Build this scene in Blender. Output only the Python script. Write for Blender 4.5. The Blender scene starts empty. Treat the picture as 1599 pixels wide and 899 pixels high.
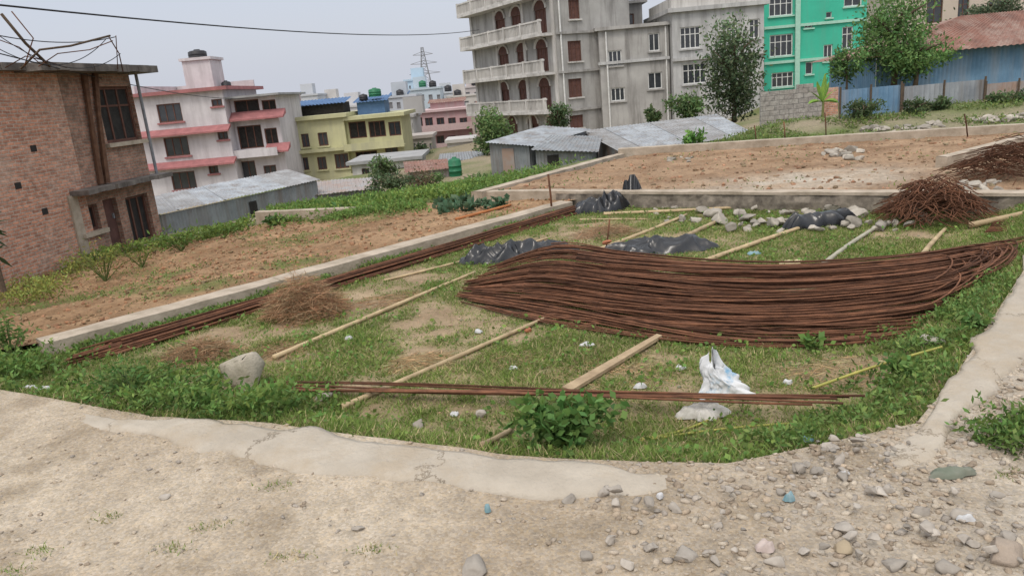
import bpy, bmesh, math, random
import numpy as np
from mathutils import Vector, Matrix
from mathutils.geometry import delaunay_2d_cdt
random.seed(7); rng=np.random.default_rng(7)
S=bpy.context.scene; COL=S.collection
V=Vector; PI=math.pi
# ------------------------------------------------------------------ camera
F=1155.; pit=math.radians(15.1); rol=math.radians(5.2)
CAM=V((0,0,3.0))
fw=V((0,math.cos(pit),-math.sin(pit))); rt=V((1,0,0)); up=V((0,math.sin(pit),math.cos(pit)))
RC=rt*math.cos(rol)-up*math.sin(rol); UC=rt*math.sin(rol)+up*math.cos(rol)
cd=bpy.data.cameras.new('camera'); cam=bpy.data.objects.new('camera',cd); COL.objects.link(cam)
m=Matrix((RC,UC,-fw)).transposed().to_4x4(); m.translation=CAM; cam.matrix_world=m
cd.sensor_width=36; cd.lens=F*36/1599; cd.clip_end=3000; S.camera=cam
def ray(X,Y): return fw+RC*((X-799.5)/F)+UC*((449.5-Y)/F)
def P(X,Y,z=0.):
    r=ray(X,Y); t=(z-CAM.z)/r.z; return CAM+r*t
def at(X,Y,y):
    r=ray(X,Y); return CAM+r*(y/r.y)
# ------------------------------------------------------------------ noise
def _h(i,j,s):
    v=np.sin(i*127.1+j*311.7+s*74.7)*43758.5453; return v-np.floor(v)
def vn(x,y,s=0):
    x=np.asarray(x,float); y=np.asarray(y,float); i=np.floor(x); j=np.floor(y); a=x-i; b=y-j
    a=a*a*(3-2*a); b=b*b*(3-2*b)
    return (_h(i,j,s)*(1-a)+_h(i+1,j,s)*a)*(1-b)+(_h(i,j+1,s)*(1-a)+_h(i+1,j+1,s)*a)*b
def fbm(x,y,s=0,o=4):
    r=0;w=.5
    for k in range(o): r=r+w*vn(np.asarray(x)*2**k+k*5.3,np.asarray(y)*2**k+k*9.1,s+k); w*=.5
    return r/(1-.5**o)
def sstep(x): x=np.clip(x,0,1); return x*x*(3-2*x)
# ------------------------------------------------------------------ layout
FRONT=[(-9,9.4),(-5.8,7.75),(-4.7,7.18),(-3.5,6.54),(-2.28,6.15),(-.94,5.5),(-.12,5.13),(.82,4.84),(1.4,4.7),(1.98,4.83),(2.95,5.06),(3.67,5.78),(6.3,8.7),(9.6,12.9)]
PLOT=FRONT+[(2.4,18.1),(1.5,18.1),(-6.6,9.9),(-8.2,9.5)]
ROAD=[(-40,-10),(40,-10),(40,14),(9.9,12.9)]+FRONT[::-1]+[(-40,12)]
FIELD=[(2.2,18.2),(9.4,13.0),(22,6),(24,18),(15.8,22.3),(10.9,24.5),(4.9,26.3),(-.3,19.9)]
GARDEN=[(-8.4,9.6),(-6.6,9.9),(1.3,18.1),(2.1,18.3),(-.4,19.8),(-1.8,21),(-5,22.3),(-7.7,23),(-11.1,23.5),(-12.2,17),(-12.6,13.5),(-10,9.8)]
CP=np.array([(0,0,.1),(-8,3,.1),(8,3,.1),(0,8,-.1),(-3,12,-.02),(3,12,-.1),(8,10,.0),(-7,10,.12),(-4,12.5,.12),(-1,15.5,.12),(1.5,18.5,.15),(-8,12,-.1),(-10,14,-.4),(-13,14,-.7),(-12,17,-.6),(-11,22,-.75),(-7,19,-.25),(-9.5,20,-.5),(-5,24,-.38),(-2,21.5,0),(-14,29,-1.4),(-10,36,-1.9),(-4,31,-1.0),(0,37,-1.6),(4,36,-1.5),(9,36,-1.0),(2,24,-.1),(5,27,.15),(11,25.5,.4),(16,23.5,.45),(13,30,.7),(18,31,.85),(20,36,.95),(30,30,1.0),(-23,55,-3),(-13,62,-3),(-8,98,-5),(4,62,-1.3),(14,60,-1.2),(27,62,.5),(40,70,1.0),(0,150,-7),(-80,100,-6),(-150,200,-8),(150,200,0),(0,420,-8),(-300,400,-8),(300,400,-4),(-40,20,-1),(40,10,.3)],float)
def T(x,y):
    x=np.asarray(x,float); y=np.asarray(y,float)
    sh=x.shape; x=x.ravel(); y=y.ravel()
    d2=(x[:,None]-CP[None,:,0])**2+(y[:,None]-CP[None,:,1])**2+.3
    w=d2**-1.7; return ((w*CP[None,:,2]).sum(1)/w.sum(1)).reshape(sh)
def pip(poly,x,y):
    x=np.asarray(x,float); y=np.asarray(y,float); c=np.zeros(x.shape,bool); n=len(poly)
    for i in range(n):
        x0,y0=poly[i]; x1,y1=poly[(i+1)%n]
        if y0==y1: continue
        c^=((y0>y)!=(y1>y))&(x<(x1-x0)*(y-y0)/(y1-y0)+x0)
    return c
def pdist(line,x,y):
    x=np.asarray(x,float); y=np.asarray(y,float); d=np.full(x.shape,1e9)
    for (x0,y0),(x1,y1) in zip(line[:-1],line[1:]):
        dx,dy=x1-x0,y1-y0; t=np.clip(((x-x0)*dx+(y-y0)*dy)/(dx*dx+dy*dy),0,1)
        d=np.minimum(d,np.hypot(x-x0-t*dx,y-y0-t*dy))
    return d
def Gp(x,y): return .26*sstep(1-pdist(FRONT,x,y)/.9)+.05*(fbm(np.asarray(x)*1.1,np.asarray(y)*1.1,3)-.5)
def Gr(x,y): return .30+.035*(fbm(np.asarray(x)*1.5,np.asarray(y)*1.5,5)-.5)
def Gf(x,y): return .36+.06*(fbm(np.asarray(x)*1.2,np.asarray(y)*1.2,6)-.5)
def GA(x,y):
    return np.where(pip(ROAD,x,y),Gr(x,y),np.where(pip(PLOT,x,y),Gp(x,y),np.where(pip(FIELD,x,y),Gf(x,y),T(x,y)+.02)))
def G(x,y):
    if pip(ROAD,x,y): return float(Gr(x,y))
    if pip(PLOT,x,y): return float(Gp(x,y))
    if pip(FIELD,x,y): return float(Gf(x,y))
    return float(T(x,y))+.02
def Pg(X,Y):
    z=0.
    for k in range(8):
        p=P(X,Y,z); z=G(p.x,p.y)
    p.z=z; return p
# ------------------------------------------------------------------ materials
MATS={}
def mk(name,c1,c2=None,scale=5,rough=.85,bump=.2,bscale=40,metal=0,streak=None,rand=0,spec=.3,crack=0):
    if name in MATS: return MATS[name]
    mt=bpy.data.materials.new(name); mt.use_nodes=True; MATS[name]=mt
    N=mt.node_tree.nodes; L=mt.node_tree.links; b=N['Principled BSDF']
    c2=c2 or tuple(min(1,c*.7) for c in c1)
    tc=N.new('ShaderNodeTexCoord'); oi=N.new('ShaderNodeObjectInfo')
    ad=N.new('ShaderNodeVectorMath'); ad.operation='ADD'; L.new(tc.outputs['Object'],ad.inputs[0])
    sc=N.new('ShaderNodeVectorMath'); sc.operation='SCALE'; sc.inputs[3].default_value=37.; cx=N.new('ShaderNodeCombineXYZ')
    for k in range(3): L.new(oi.outputs['Random'],cx.inputs[k])
    L.new(cx.outputs[0],sc.inputs[0]); L.new(sc.outputs[0],ad.inputs[1])
    nz=N.new('ShaderNodeTexNoise'); nz.inputs['Scale'].default_value=scale; nz.inputs['Detail'].default_value=8; nz.inputs['Roughness'].default_value=.65
    L.new(ad.outputs[0],nz.inputs['Vector'])
    rp=N.new('ShaderNodeValToRGB'); rp.color_ramp.elements[0].position=.35; rp.color_ramp.elements[1].position=.65
    rp.color_ramp.elements[0].color=(*c2,1); rp.color_ramp.elements[1].color=(*c1,1); L.new(nz.outputs['Fac'],rp.inputs['Fac'])
    out=rp.outputs['Color']
    if streak:
        mp=N.new('ShaderNodeMapping'); mp.inputs['Scale'].default_value=(1.6,1.6,.16); L.new(ad.outputs[0],mp.inputs['Vector'])
        n2=N.new('ShaderNodeTexNoise'); n2.inputs['Scale'].default_value=1.; n2.inputs['Detail'].default_value=7; n2.inputs['Roughness'].default_value=.7; L.new(mp.outputs[0],n2.inputs['Vector'])
        r2=N.new('ShaderNodeValToRGB'); r2.color_ramp.elements[0].position=.46; r2.color_ramp.elements[1].position=.72; r2.color_ramp.elements[0].color=(0,0,0,1); r2.color_ramp.elements[1].color=(1,1,1,1); L.new(n2.outputs['Fac'],r2.inputs['Fac'])
        mx=N.new('ShaderNodeMix'); mx.data_type='RGBA'; L.new(r2.outputs['Color'],mx.inputs['Factor']); L.new(out,mx.inputs[6]); mx.inputs[7].default_value=(*streak,1); out=mx.outputs[2]
    if crack:
        n4=N.new('ShaderNodeTexNoise'); n4.inputs['Scale'].default_value=2.5; n4.inputs['Detail'].default_value=8; n4.inputs['Roughness'].default_value=.7; L.new(ad.outputs[0],n4.inputs['Vector'])
        s4=N.new('ShaderNodeVectorMath'); s4.operation='MULTIPLY_ADD'; L.new(n4.outputs['Color'],s4.inputs[0]); s4.inputs[1].default_value=(.8,.8,.8); L.new(ad.outputs[0],s4.inputs[2])
        vo=N.new('ShaderNodeTexVoronoi'); vo.feature='DISTANCE_TO_EDGE'; vo.inputs['Scale'].default_value=crack; L.new(s4.outputs[0],vo.inputs['Vector'])
        r4=N.new('ShaderNodeValToRGB'); r4.color_ramp.elements[0].position=.002; r4.color_ramp.elements[1].position=.008; r4.color_ramp.elements[0].color=(.42,.39,.35,1); r4.color_ramp.elements[1].color=(1,1,1,1); L.new(vo.outputs['Distance'],r4.inputs['Fac'])
        mx=N.new('ShaderNodeMix'); mx.data_type='RGBA'; mx.blend_type='MULTIPLY'; mx.inputs['Factor'].default_value=1; L.new(out,mx.inputs[6]); L.new(r4.outputs[0],mx.inputs[7]); out=mx.outputs[2]
        n5=N.new('ShaderNodeTexNoise'); n5.inputs['Scale'].default_value=1.3; n5.inputs['Detail'].default_value=9; n5.inputs['Roughness'].default_value=.75; L.new(ad.outputs[0],n5.inputs['Vector'])
        r5=N.new('ShaderNodeValToRGB'); r5.color_ramp.elements[0].position=.47; r5.color_ramp.elements[1].position=.62; r5.color_ramp.elements[0].color=(0,0,0,1); r5.color_ramp.elements[1].color=(.75,.75,.75,1); L.new(n5.outputs['Fac'],r5.inputs['Fac'])
        mx=N.new('ShaderNodeMix'); mx.data_type='RGBA'; L.new(r5.outputs[0],mx.inputs['Factor']); L.new(out,mx.inputs[6]); mx.inputs[7].default_value=(.37,.305,.225,1); out=mx.outputs[2]
    if rand:
        hs=N.new('ShaderNodeHueSaturation'); mr=N.new('ShaderNodeMapRange'); mr.inputs[3].default_value=1-rand; mr.inputs[4].default_value=1+rand
        L.new(oi.outputs['Random'],mr.inputs[0]); L.new(mr.outputs[0],hs.inputs['Value']); L.new(out,hs.inputs['Color']); out=hs.outputs[0]
    L.new(out,b.inputs['Base Color']); b.inputs['Roughness'].default_value=rough; b.inputs['Metallic'].default_value=metal; b.inputs['Specular IOR Level'].default_value=spec
    if bump:
        n3=N.new('ShaderNodeTexNoise'); n3.inputs['Scale'].default_value=bscale; n3.inputs['Detail'].default_value=6; L.new(ad.outputs[0],n3.inputs['Vector'])
        bp=N.new('ShaderNodeBump'); bp.inputs['Strength'].default_value=bump; bp.inputs['Distance'].default_value=.02; L.new(n3.outputs['Fac'],bp.inputs['Height']); L.new(bp.outputs[0],b.inputs['Normal'])
    return mt
def mkbrick(name,c1,c2,mortar,sc,w,h,stain,lo=.48):
    mt=mk(name,c1,c2,bump=0); N=mt.node_tree.nodes; L=mt.node_tree.links; b=N['Principled BSDF']
    uv=N.new('ShaderNodeTexCoord'); br=N.new('ShaderNodeTexBrick'); br.inputs['Scale'].default_value=sc; br.inputs['Brick Width'].default_value=w; br.inputs['Row Height'].default_value=h
    br.inputs['Mortar Size'].default_value=.014; br.inputs['Mortar Smooth'].default_value=.3; br.inputs['Bias'].default_value=-.1
    br.inputs['Color1'].default_value=(*c1,1); br.inputs['Color2'].default_value=(*c2,1); br.inputs['Mortar'].default_value=(*mortar,1)
    nw=N.new('ShaderNodeTexNoise'); nw.inputs['Scale'].default_value=5; L.new(uv.outputs['UV'],nw.inputs['Vector'])
    dm=N.new('ShaderNodeVectorMath'); dm.operation='MULTIPLY_ADD'; dm.inputs[1].default_value=(.06,.06,0); L.new(nw.outputs['Color'],dm.inputs[0]); L.new(uv.outputs['UV'],dm.inputs[2]); L.new(dm.outputs[0],br.inputs['Vector'])
    nz=N.new('ShaderNodeTexNoise'); nz.inputs['Scale'].default_value=.7; nz.inputs['Detail'].default_value=10; nz.inputs['Roughness'].default_value=.75; L.new(uv.outputs['UV'],nz.inputs['Vector'])
    rp=N.new('ShaderNodeValToRGB'); rp.color_ramp.elements[0].position=lo; rp.color_ramp.elements[1].position=lo+.18; rp.color_ramp.elements[0].color=(0,0,0,1); rp.color_ramp.elements[1].color=(.7,.7,.7,1); L.new(nz.outputs['Fac'],rp.inputs['Fac'])
    mx=N.new('ShaderNodeMix'); mx.data_type='RGBA'; L.new(rp.outputs[0],mx.inputs['Factor']); L.new(br.outputs['Color'],mx.inputs[6]); mx.inputs[7].default_value=(*stain,1)
    n2=N.new('ShaderNodeTexNoise'); n2.inputs['Scale'].default_value=6; n2.inputs['Detail'].default_value=9; n2.inputs['Roughness'].default_value=.75; L.new(uv.outputs['UV'],n2.inputs['Vector'])
    mr=N.new('ShaderNodeMapRange'); mr.inputs[1].default_value=.3; mr.inputs[2].default_value=.7; mr.inputs[3].default_value=.5; mr.inputs[4].default_value=1.45; L.new(n2.outputs['Fac'],mr.inputs[0])
    hs=N.new('ShaderNodeHueSaturation'); L.new(mr.outputs[0],hs.inputs['Value']); L.new(mx.outputs[2],hs.inputs['Color']); L.new(hs.outputs[0],b.inputs['Base Color'])
    bp=N.new('ShaderNodeBump'); bp.inputs['Strength'].default_value=.7; bp.inputs['Distance'].default_value=.03; bp.invert=True; L.new(br.outputs['Fac'],bp.inputs['Height']); L.new(bp.outputs[0],b.inputs['Normal'])
    return mt
def mkv(name,fine=30,amp=.5,bump=.5,bs=25,dist=.03,leaf=False,rough=.9,peb=0):
    mt=bpy.data.materials.new(name); mt.use_nodes=True; MATS[name]=mt
    N=mt.node_tree.nodes; L=mt.node_tree.links; b=N['Principled BSDF']; b.inputs['Roughness'].default_value=rough; b.inputs['Specular IOR Level'].default_value=.25
    a=N.new('ShaderNodeAttribute'); a.attribute_name='Col'; out=a.outputs['Color']
    if leaf:
        tr=N.new('ShaderNodeBsdfTranslucent'); ms=N.new('ShaderNodeMixShader'); ms.inputs[0].default_value=.3
        L.new(out,b.inputs['Base Color']); L.new(out,tr.inputs['Color']); L.new(b.outputs[0],ms.inputs[1]); L.new(tr.outputs[0],ms.inputs[2]); L.new(ms.outputs[0],N['Material Output'].inputs['Surface']); return mt
    tc=N.new('ShaderNodeTexCoord'); nz=N.new('ShaderNodeTexNoise'); nz.inputs['Scale'].default_value=fine; nz.inputs['Detail'].default_value=10; nz.inputs['Roughness'].default_value=.75; L.new(tc.outputs['Object'],nz.inputs['Vector'])
    mr=N.new('ShaderNodeMapRange'); mr.inputs[1].default_value=.25; mr.inputs[2].default_value=.75; mr.inputs[3].default_value=1-amp; mr.inputs[4].default_value=1+amp; L.new(nz.outputs['Fac'],mr.inputs[0])
    hs=N.new('ShaderNodeHueSaturation'); L.new(mr.outputs[0],hs.inputs['Value']); L.new(out,hs.inputs['Color']); out=hs.outputs[0]
    n3=N.new('ShaderNodeTexNoise'); n3.inputs['Scale'].default_value=bs; n3.inputs['Detail'].default_value=10; n3.inputs['Roughness'].default_value=.7; L.new(tc.outputs['Object'],n3.inputs['Vector']); hgt=n3.outputs['Fac']
    if peb:
        vo=N.new('ShaderNodeTexVoronoi'); vo.inputs['Scale'].default_value=peb; vo.inputs['Randomness'].default_value=1; L.new(tc.outputs['Object'],vo.inputs['Vector'])
        sp=N.new('ShaderNodeSeparateColor'); L.new(vo.outputs['Color'],sp.inputs[0])
        m2=N.new('ShaderNodeMapRange'); m2.inputs[3].default_value=.82; m2.inputs[4].default_value=1.15; L.new(sp.outputs[0],m2.inputs[0])
        h2=N.new('ShaderNodeHueSaturation'); L.new(m2.outputs[0],h2.inputs['Value']); m3=N.new('ShaderNodeMapRange'); m3.inputs[3].default_value=.82; m3.inputs[4].default_value=1.12; L.new(sp.outputs[1],m3.inputs[0]); L.new(m3.outputs[0],h2.inputs['Saturation']); L.new(out,h2.inputs['Color']); out=h2.outputs[0]
        mm=N.new('ShaderNodeMath'); mm.operation='MULTIPLY_ADD'; mm.inputs[1].default_value=-.3; L.new(vo.outputs['Distance'],mm.inputs[0]); L.new(hgt,mm.inputs[2]); hgt=mm.outputs[0]
    L.new(out,b.inputs['Base Color'])
    bp=N.new('ShaderNodeBump'); bp.inputs['Strength'].default_value=bump; bp.inputs['Distance'].default_value=dist; L.new(hgt,bp.inputs['Height']); L.new(bp.outputs[0],b.inputs['Normal'])
    return mt
LEAF=mkv('leaf',leaf=True,rough=.6); DIRT=mkv('dirt',fine=14,amp=.35,bump=.7,bs=22); SOIL=mkv('soil',fine=9,amp=.5,bump=.9,bs=9,dist=.08); ROADM=mkv('road_dirt',fine=5,amp=.30,bump=.65,bs=22,dist=.03,peb=55)
RUST=mk('rust',(.180,.083,.047),(.075,.038,.025),scale=5,rough=.85,bump=.3,bscale=90,rand=.5,spec=.15)
BAMB=mk('bamboo',(.46,.355,.21),(.30,.22,.13),scale=4,rough=.65,rand=.2)
BAMBY=mk('green_bamboo',(.42,.38,.10),(.28,.28,.07),scale=4,rough=.6)
CONC=mk('kerb_concrete',(.45,.40,.33),(.36,.315,.255),scale=2.2,bump=.8,bscale=26,spec=.2,crack=.55)
CONC2=mk('divider_concrete',(.46,.39,.31),(.29,.24,.18),scale=2.5,bump=.6,bscale=18)
STON=mk('stone',(.40,.36,.31),(.27,.24,.205),scale=6,rand=.25,bump=.6,bscale=20)
STNW=mk('stone_wall',(.30,.26,.21),(.10,.085,.07),scale=4,bump=1,bscale=6)
PLAST=mk('black_plastic',(.016,.017,.020),(.009,.010,.012),scale=5,rough=.27,bump=.15,bscale=9,spec=.6)
BRK=mkbrick('brick',(.56,.275,.18),(.34,.165,.11),(.45,.36,.295),1.,.24,.085,(.50,.38,.305),.50)
BRKD=mkbrick('stained_brick',(.40,.215,.15),(.25,.135,.095),(.31,.25,.20),1.,.24,.085,(.15,.11,.085),.46)
BLK=mkbrick('concrete_block',(.36,.34,.31),(.28,.26,.24),(.2,.19,.18),1.,.42,.21,(.25,.22,.19))
GLASS=mk('glass',(.05,.055,.062),(.03,.033,.038),scale=2,rough=.15,bump=0,spec=.6)
DARK=mk('dark_opening',(.035,.032,.03),(.018,.016,.015))
BRNF=mk('brown_frame',(.15,.072,.052),(.10,.048,.036)); WHTF=mk('white_frame',(.72,.72,.70),(.55,.55,.53))
SHUT=mk('brown_shutter',(.14,.07,.057),(.08,.042,.036),scale=3)
TIN=mk('tin',(.30,.32,.335),(.20,.215,.23),scale=1.3,rough=.55,metal=.15,streak=(.18,.15,.13)); TINL=mk('light_tin',(.37,.395,.42),(.22,.24,.265),scale=.9,rough=.5,metal=.15,streak=(.20,.18,.165))
TINR=mk('rusty_tin',(.26,.125,.09),(.15,.075,.055),scale=1.1,rough=.7,streak=(.31,.235,.195)); TINB=mk('blue_tin',(.17,.29,.42),(.11,.21,.32),scale=1.2,rough=.6,streak=(.25,.29,.34))
TINM=mk('mixed_tin',(.31,.22,.175),(.31,.31,.31),scale=1.2,rough=.6)
BARK=mk('bark',(.13,.095,.065),(.07,.05,.035),scale=12,bump=.6)
BTANK=mk('black_tank',(.035,.035,.04),rough=.5); GTANK=mk('green_tank',(.03,.18,.09),(.02,.12,.06),rough=.5)
STEEL=mk('grey_steel',(.26,.27,.29),rough=.6)
WIRE=mk('wire',(.03,.03,.035),rough=.6)
# ------------------------------------------------------------------ builders
ORG={}
def tag(o,label=None,cat=None,group=None,kind=None):
    for k,v in (('label',label),('category',cat),('group',group),('kind',kind)):
        if v: o[k]=v
    return o
def thing(name,label,cat,loc,group=None):
    o=bpy.data.objects.new(name,None); COL.objects.link(o); o.location=loc; o.empty_display_size=.2; ORG[o]=V(loc); return tag(o,label,cat,group)
def finish(name,me,mat,parent,base):
    me.materials.append(mat); o=bpy.data.objects.new(name,me); COL.objects.link(o)
    if parent: o.parent=parent; ORG[o]=base
    else: o.location=base; ORG[o]=base
    return o
def npmesh(name,Vs,Fs,mat,cols=None,parent=None,smooth=False):
    Vs=np.asarray(Vs,float); Fs=np.asarray(Fs,np.int32)
    base=ORG[parent] if parent else V(((Vs[:,0].min()+Vs[:,0].max())/2,(Vs[:,1].min()+Vs[:,1].max())/2,Vs[:,2].min()))
    Vs=Vs-np.array(base); me=bpy.data.meshes.new(name); n,k=Fs.shape
    me.vertices.add(len(Vs)); me.vertices.foreach_set('co',Vs.ravel()); me.loops.add(n*k); me.loops.foreach_set('vertex_index',Fs.ravel())
    me.polygons.add(n); me.polygons.foreach_set('loop_start',np.arange(0,n*k,k,dtype=np.int32)); me.update(calc_edges=True)
    if cols is not None:
        a=me.color_attributes.new('Col','FLOAT_COLOR','POINT'); c=np.ones((len(Vs),4)); c[:,:3]=cols; a.data.foreach_set('color',c.ravel())
    if smooth: me.polygons.foreach_set('use_smooth',np.ones(n,bool))
    return finish(name,me,mat,parent,base)
class MB:
    def __init__(s): s.v=[]; s.f=[]
    def quad(s,a,b,c,d):
        n=len(s.v); s.v+=[V(a),V(b),V(c),V(d)]; s.f.append((n,n+1,n+2,n+3))
    def hexa(s,b,t):
        n=len(s.v); s.v+=[V(p) for p in list(b)+list(t)]
        s.f+=[(n+3,n+2,n+1,n),(n+4,n+5,n+6,n+7)]+[(n+i,n+(i+1)%4,n+4+(i+1)%4,n+4+i) for i in range(4)]
    def fbox(s,fc,s0,s1,z0,z1,d0,d1):
        q=lambda z:[fc.pt(s0,z,d1),fc.pt(s1,z,d1),fc.pt(s1,z,d0),fc.pt(s0,z,d0)]
        s.hexa(q(z0),q(z1))
    def box(s,c,sz,rz=0):
        c=V(c); ca,sa=math.cos(rz),math.sin(rz); x,y,z=sz[0]/2,sz[1]/2,sz[2]
        q=[V((ca*a-sa*b,sa*a+ca*b,0)) for a,b in ((-x,-y),(x,-y),(x,y),(-x,y))]
        s.hexa([c+p for p in q],[c+p+V((0,0,z)) for p in q])
    def tube(s,pts,r,seg=6):
        pts=[V(p) for p in pts]; n=len(pts); rr=r if isinstance(r,(list,tuple)) else [r]*n
        b0=len(s.v); t=(pts[1]-pts[0]).normalized(); a=t.orthogonal().normalized()
        for i in range(n):
            t=(pts[min(i+1,n-1)]-pts[max(i-1,0)])
            t=t.normalized() if t.length>1e-9 else V((0,0,1))
            a=(a-t*a.dot(t)); a=a.normalized() if a.length>1e-6 else t.orthogonal().normalized(); b=t.cross(a)
            for k in range(seg):
                q=2*PI*k/seg; s.v.append(pts[i]+(a*math.cos(q)+b*math.sin(q))*rr[i])
        for i in range(n-1):
            for k in range(seg):
                k2=(k+1)%seg; s.f.append((b0+i*seg+k,b0+i*seg+k2,b0+(i+1)*seg+k2,b0+(i+1)*seg+k))
        s.f.append(tuple(b0+k for k in range(seg))[::-1]); s.f.append(tuple(b0+(n-1)*seg+k for k in range(seg)))
    def cyl(s,c,r,h,seg=14,r2=None,dome=0):
        c=V(c); prof=[(r,0),(r,h*.32),(r*1.04,h*.33),(r*1.04,h*.36),(r,h*.37),(r,h*.66),(r*1.04,h*.67),(r*1.04,h*.7),(r,h*.71),(r,h)]
        if dome: prof+=[(r*.8,h+dome*.6),(r*.35,h+dome*.9),(r*.33,h+dome*1.3),(.01,h+dome*1.3)]
        else: prof.append((.01,h))
        b0=len(s.v)
        for q,z in prof:
            for k in range(seg): s.v.append(c+V((q*math.cos(2*PI*k/seg),q*math.sin(2*PI*k/seg),z)))
        for i in range(len(prof)-1):
            for k in range(seg): s.f.append((b0+i*seg+k,b0+i*seg+(k+1)%seg,b0+(i+1)*seg+(k+1)%seg,b0+(i+1)*seg+k))
    def corr(s,a,b,c,d,pitch=.11,amp=.014,nv=1):
        a,b,c,d=V(a),V(b),V(c),V(d); L=((b-a).length+(c-d).length)/2; n=max(6,int(L/pitch*4)); nr=(b-a).cross(d-a).normalized()
        b0=len(s.v)
        for j in range(nv+1):
            w=j/nv; p,q=a.lerp(d,w),b.lerp(c,w)
            for i in range(n+1):
                s.v.append(p.lerp(q,i/n)+nr*amp*math.sin(i*PI/2+.6))
        for j in range(nv):
            for i in range(n):
                k=b0+j*(n+1)+i; s.f.append((k,k+1,k+n+2,k+n+1))
    def build(s,name,mat,parent=None,smooth=False):
        base=ORG[parent] if parent else V(((min(p.x for p in s.v)+max(p.x for p in s.v))/2,(min(p.y for p in s.v)+max(p.y for p in s.v))/2,min(p.z for p in s.v)))
        me=bpy.data.meshes.new(name); me.from_pydata([p-base for p in s.v],[],s.f); me.update()
        uv=me.uv_layers.new(name='UVMap'); 
        nl=len(me.loops); vi=np.empty(nl,np.int32); me.loops.foreach_get('vertex_index',vi)
        co=np.array([tuple(p) for p in s.v])[vi]; npol=len(me.polygons); nm=np.empty(npol*3); me.polygons.foreach_get('normal',nm); nm=np.abs(nm.reshape(-1,3))
        lt=np.array([len(f) for f in s.f]); ax=np.repeat(nm.argmax(1),lt)
        u=np.where(ax==0,co[:,1],co[:,0]); w=np.where(ax==2,co[:,1],co[:,2]); uv.data.foreach_set('uv',np.stack([u,w],1).ravel())
        if smooth: me.polygons.foreach_set('use_smooth',np.ones(npol,bool))
        return finish(name,me,mat,parent,base)
class Fac:
    def __init__(s,x,y,deg=0):
        a=math.radians(deg); s.o=V((x,y,0)); s.d=V((math.cos(a),math.sin(a),0)); s.n=V((math.sin(a),-math.cos(a),0))
    def pt(s,u,z,d=0): return s.o+s.d*u+s.n*d+V((0,0,z))
    def px(s,X,Y):
        r=ray(X,Y); t=(s.o-CAM).dot(s.n)/r.dot(s.n); p=CAM+r*t; return (p-s.o).dot(s.d),p.z
    def rect(s,X0,Y0,X1,Y1):
        xc,yc=(X0+X1)/2,(Y0+Y1)/2; a,b=s.px(X0,yc)[0],s.px(X1,yc)[0]
        return min(a,b),max(a,b),s.px(xc,Y1)[1],s.px(xc,Y0)[1]
def wall_holes(mb,fc,s0,s1,z0,z1,holes,dep=.25):
    ss=sorted({s0,s1}|{min(max(v,s0),s1) for h in holes for v in h[:2]}); zs=sorted({z0,z1}|{min(max(v,z0),z1) for h in holes for v in h[2:]})
    for a,b in zip(ss[:-1],ss[1:]):
        for c,d in zip(zs[:-1],zs[1:]):
            m,n=(a+b)/2,(c+d)/2
            if any(h[0]<m<h[1] and h[2]<n<h[3] for h in holes): continue
            mb.quad(fc.pt(a,c),fc.pt(b,c),fc.pt(b,d),fc.pt(a,d))
    for a,b,c,d in holes:
        for (p,q),(r,t) in (((a,c),(b,c)),((b,c),(b,d)),((b,d),(a,d)),((a,d),(a,c))):
            mb.quad(fc.pt(p,q),fc.pt(r,t),fc.pt(r,t,-dep),fc.pt(p,q,-dep))
def win(root,fc,r,fm=None,pm=None,cols=2,rows=1,dep=.14,sill=None,name='window'):
    s0,s1,z0,z1=r; fm=fm or BRNF; t=min(.08,(s1-s0)*.1); b=MB()
    for a,c in ((s0,s0+t),(s1-t,s1)): b.fbox(fc,a,c,z0,z1,-dep-.03,-dep+.05)
    for a,c in ((z0,z0+t),(z1-t,z1)): b.fbox(fc,s0+t,s1-t,a,c,-dep-.025,-dep+.045)
    for k in range(1,cols):
        x=s0+(s1-s0)*k/cols; b.fbox(fc,x-t*.4,x+t*.4,z0+t,z1-t,-dep-.02,-dep+.035)
    for k in range(1,rows):
        z=z0+(z1-z0)*(1-.34*k); b.fbox(fc,s0+t,s1-t,z-t*.35,z+t*.35,-dep-.015,-dep+.025)
    f=b.build(name,fm,root); p=MB(); p.quad(fc.pt(s0,z0,-dep),fc.pt(s1,z0,-dep),fc.pt(s1,z1,-dep),fc.pt(s0,z1,-dep)); p.build('pane',pm or GLASS,f)
    if sill:
        q=MB(); q.fbox(fc,s0-.12,s1+.12,z0-.12,z0-.005,.002,.14); q.build('sill',sill,f)
    return f
def building(name,label,cat,fc,s0,s1,D,z0,z1,mat,wins=(),group=None,roof=None,ov=.12,th=.16,fm=None,pm=None,sill=None):
    root=thing(name,label,cat,fc.pt((s0+s1)/2,z0,-D/2),group); hs=[]
    for w in wins:
        r=fc.rect(*w[:4]); r=(max(r[0],s0+.05),min(r[1],s1-.05),max(r[2],z0+.05),min(r[3],z1-.05)); hs.append((r,w[4:]))
    b=MB(); wall_holes(b,fc,s0,s1,z0,z1,[h[0] for h in hs])
    b.quad(fc.pt(s1,z0),fc.pt(s1,z0,-D),fc.pt(s1,z1,-D),fc.pt(s1,z1)); b.quad(fc.pt(s0,z0,-D),fc.pt(s0,z0),fc.pt(s0,z1),fc.pt(s0,z1,-D)); b.quad(fc.pt(s1,z0,-D),fc.pt(s0,z0,-D),fc.pt(s0,z1,-D),fc.pt(s1,z1,-D))
    b.build('wall',mat,root); b=MB(); b.fbox(fc,s0-ov,s1+ov,z1,z1+th,-D-ov,ov); b.build('roof',roof or mat,root)
    for r,o in hs: win(root,fc,r,o[2] if len(o)>2 else fm,pm,o[0] if o else 2,o[1] if len(o)>1 else 1,sill=sill)
    return root
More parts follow.
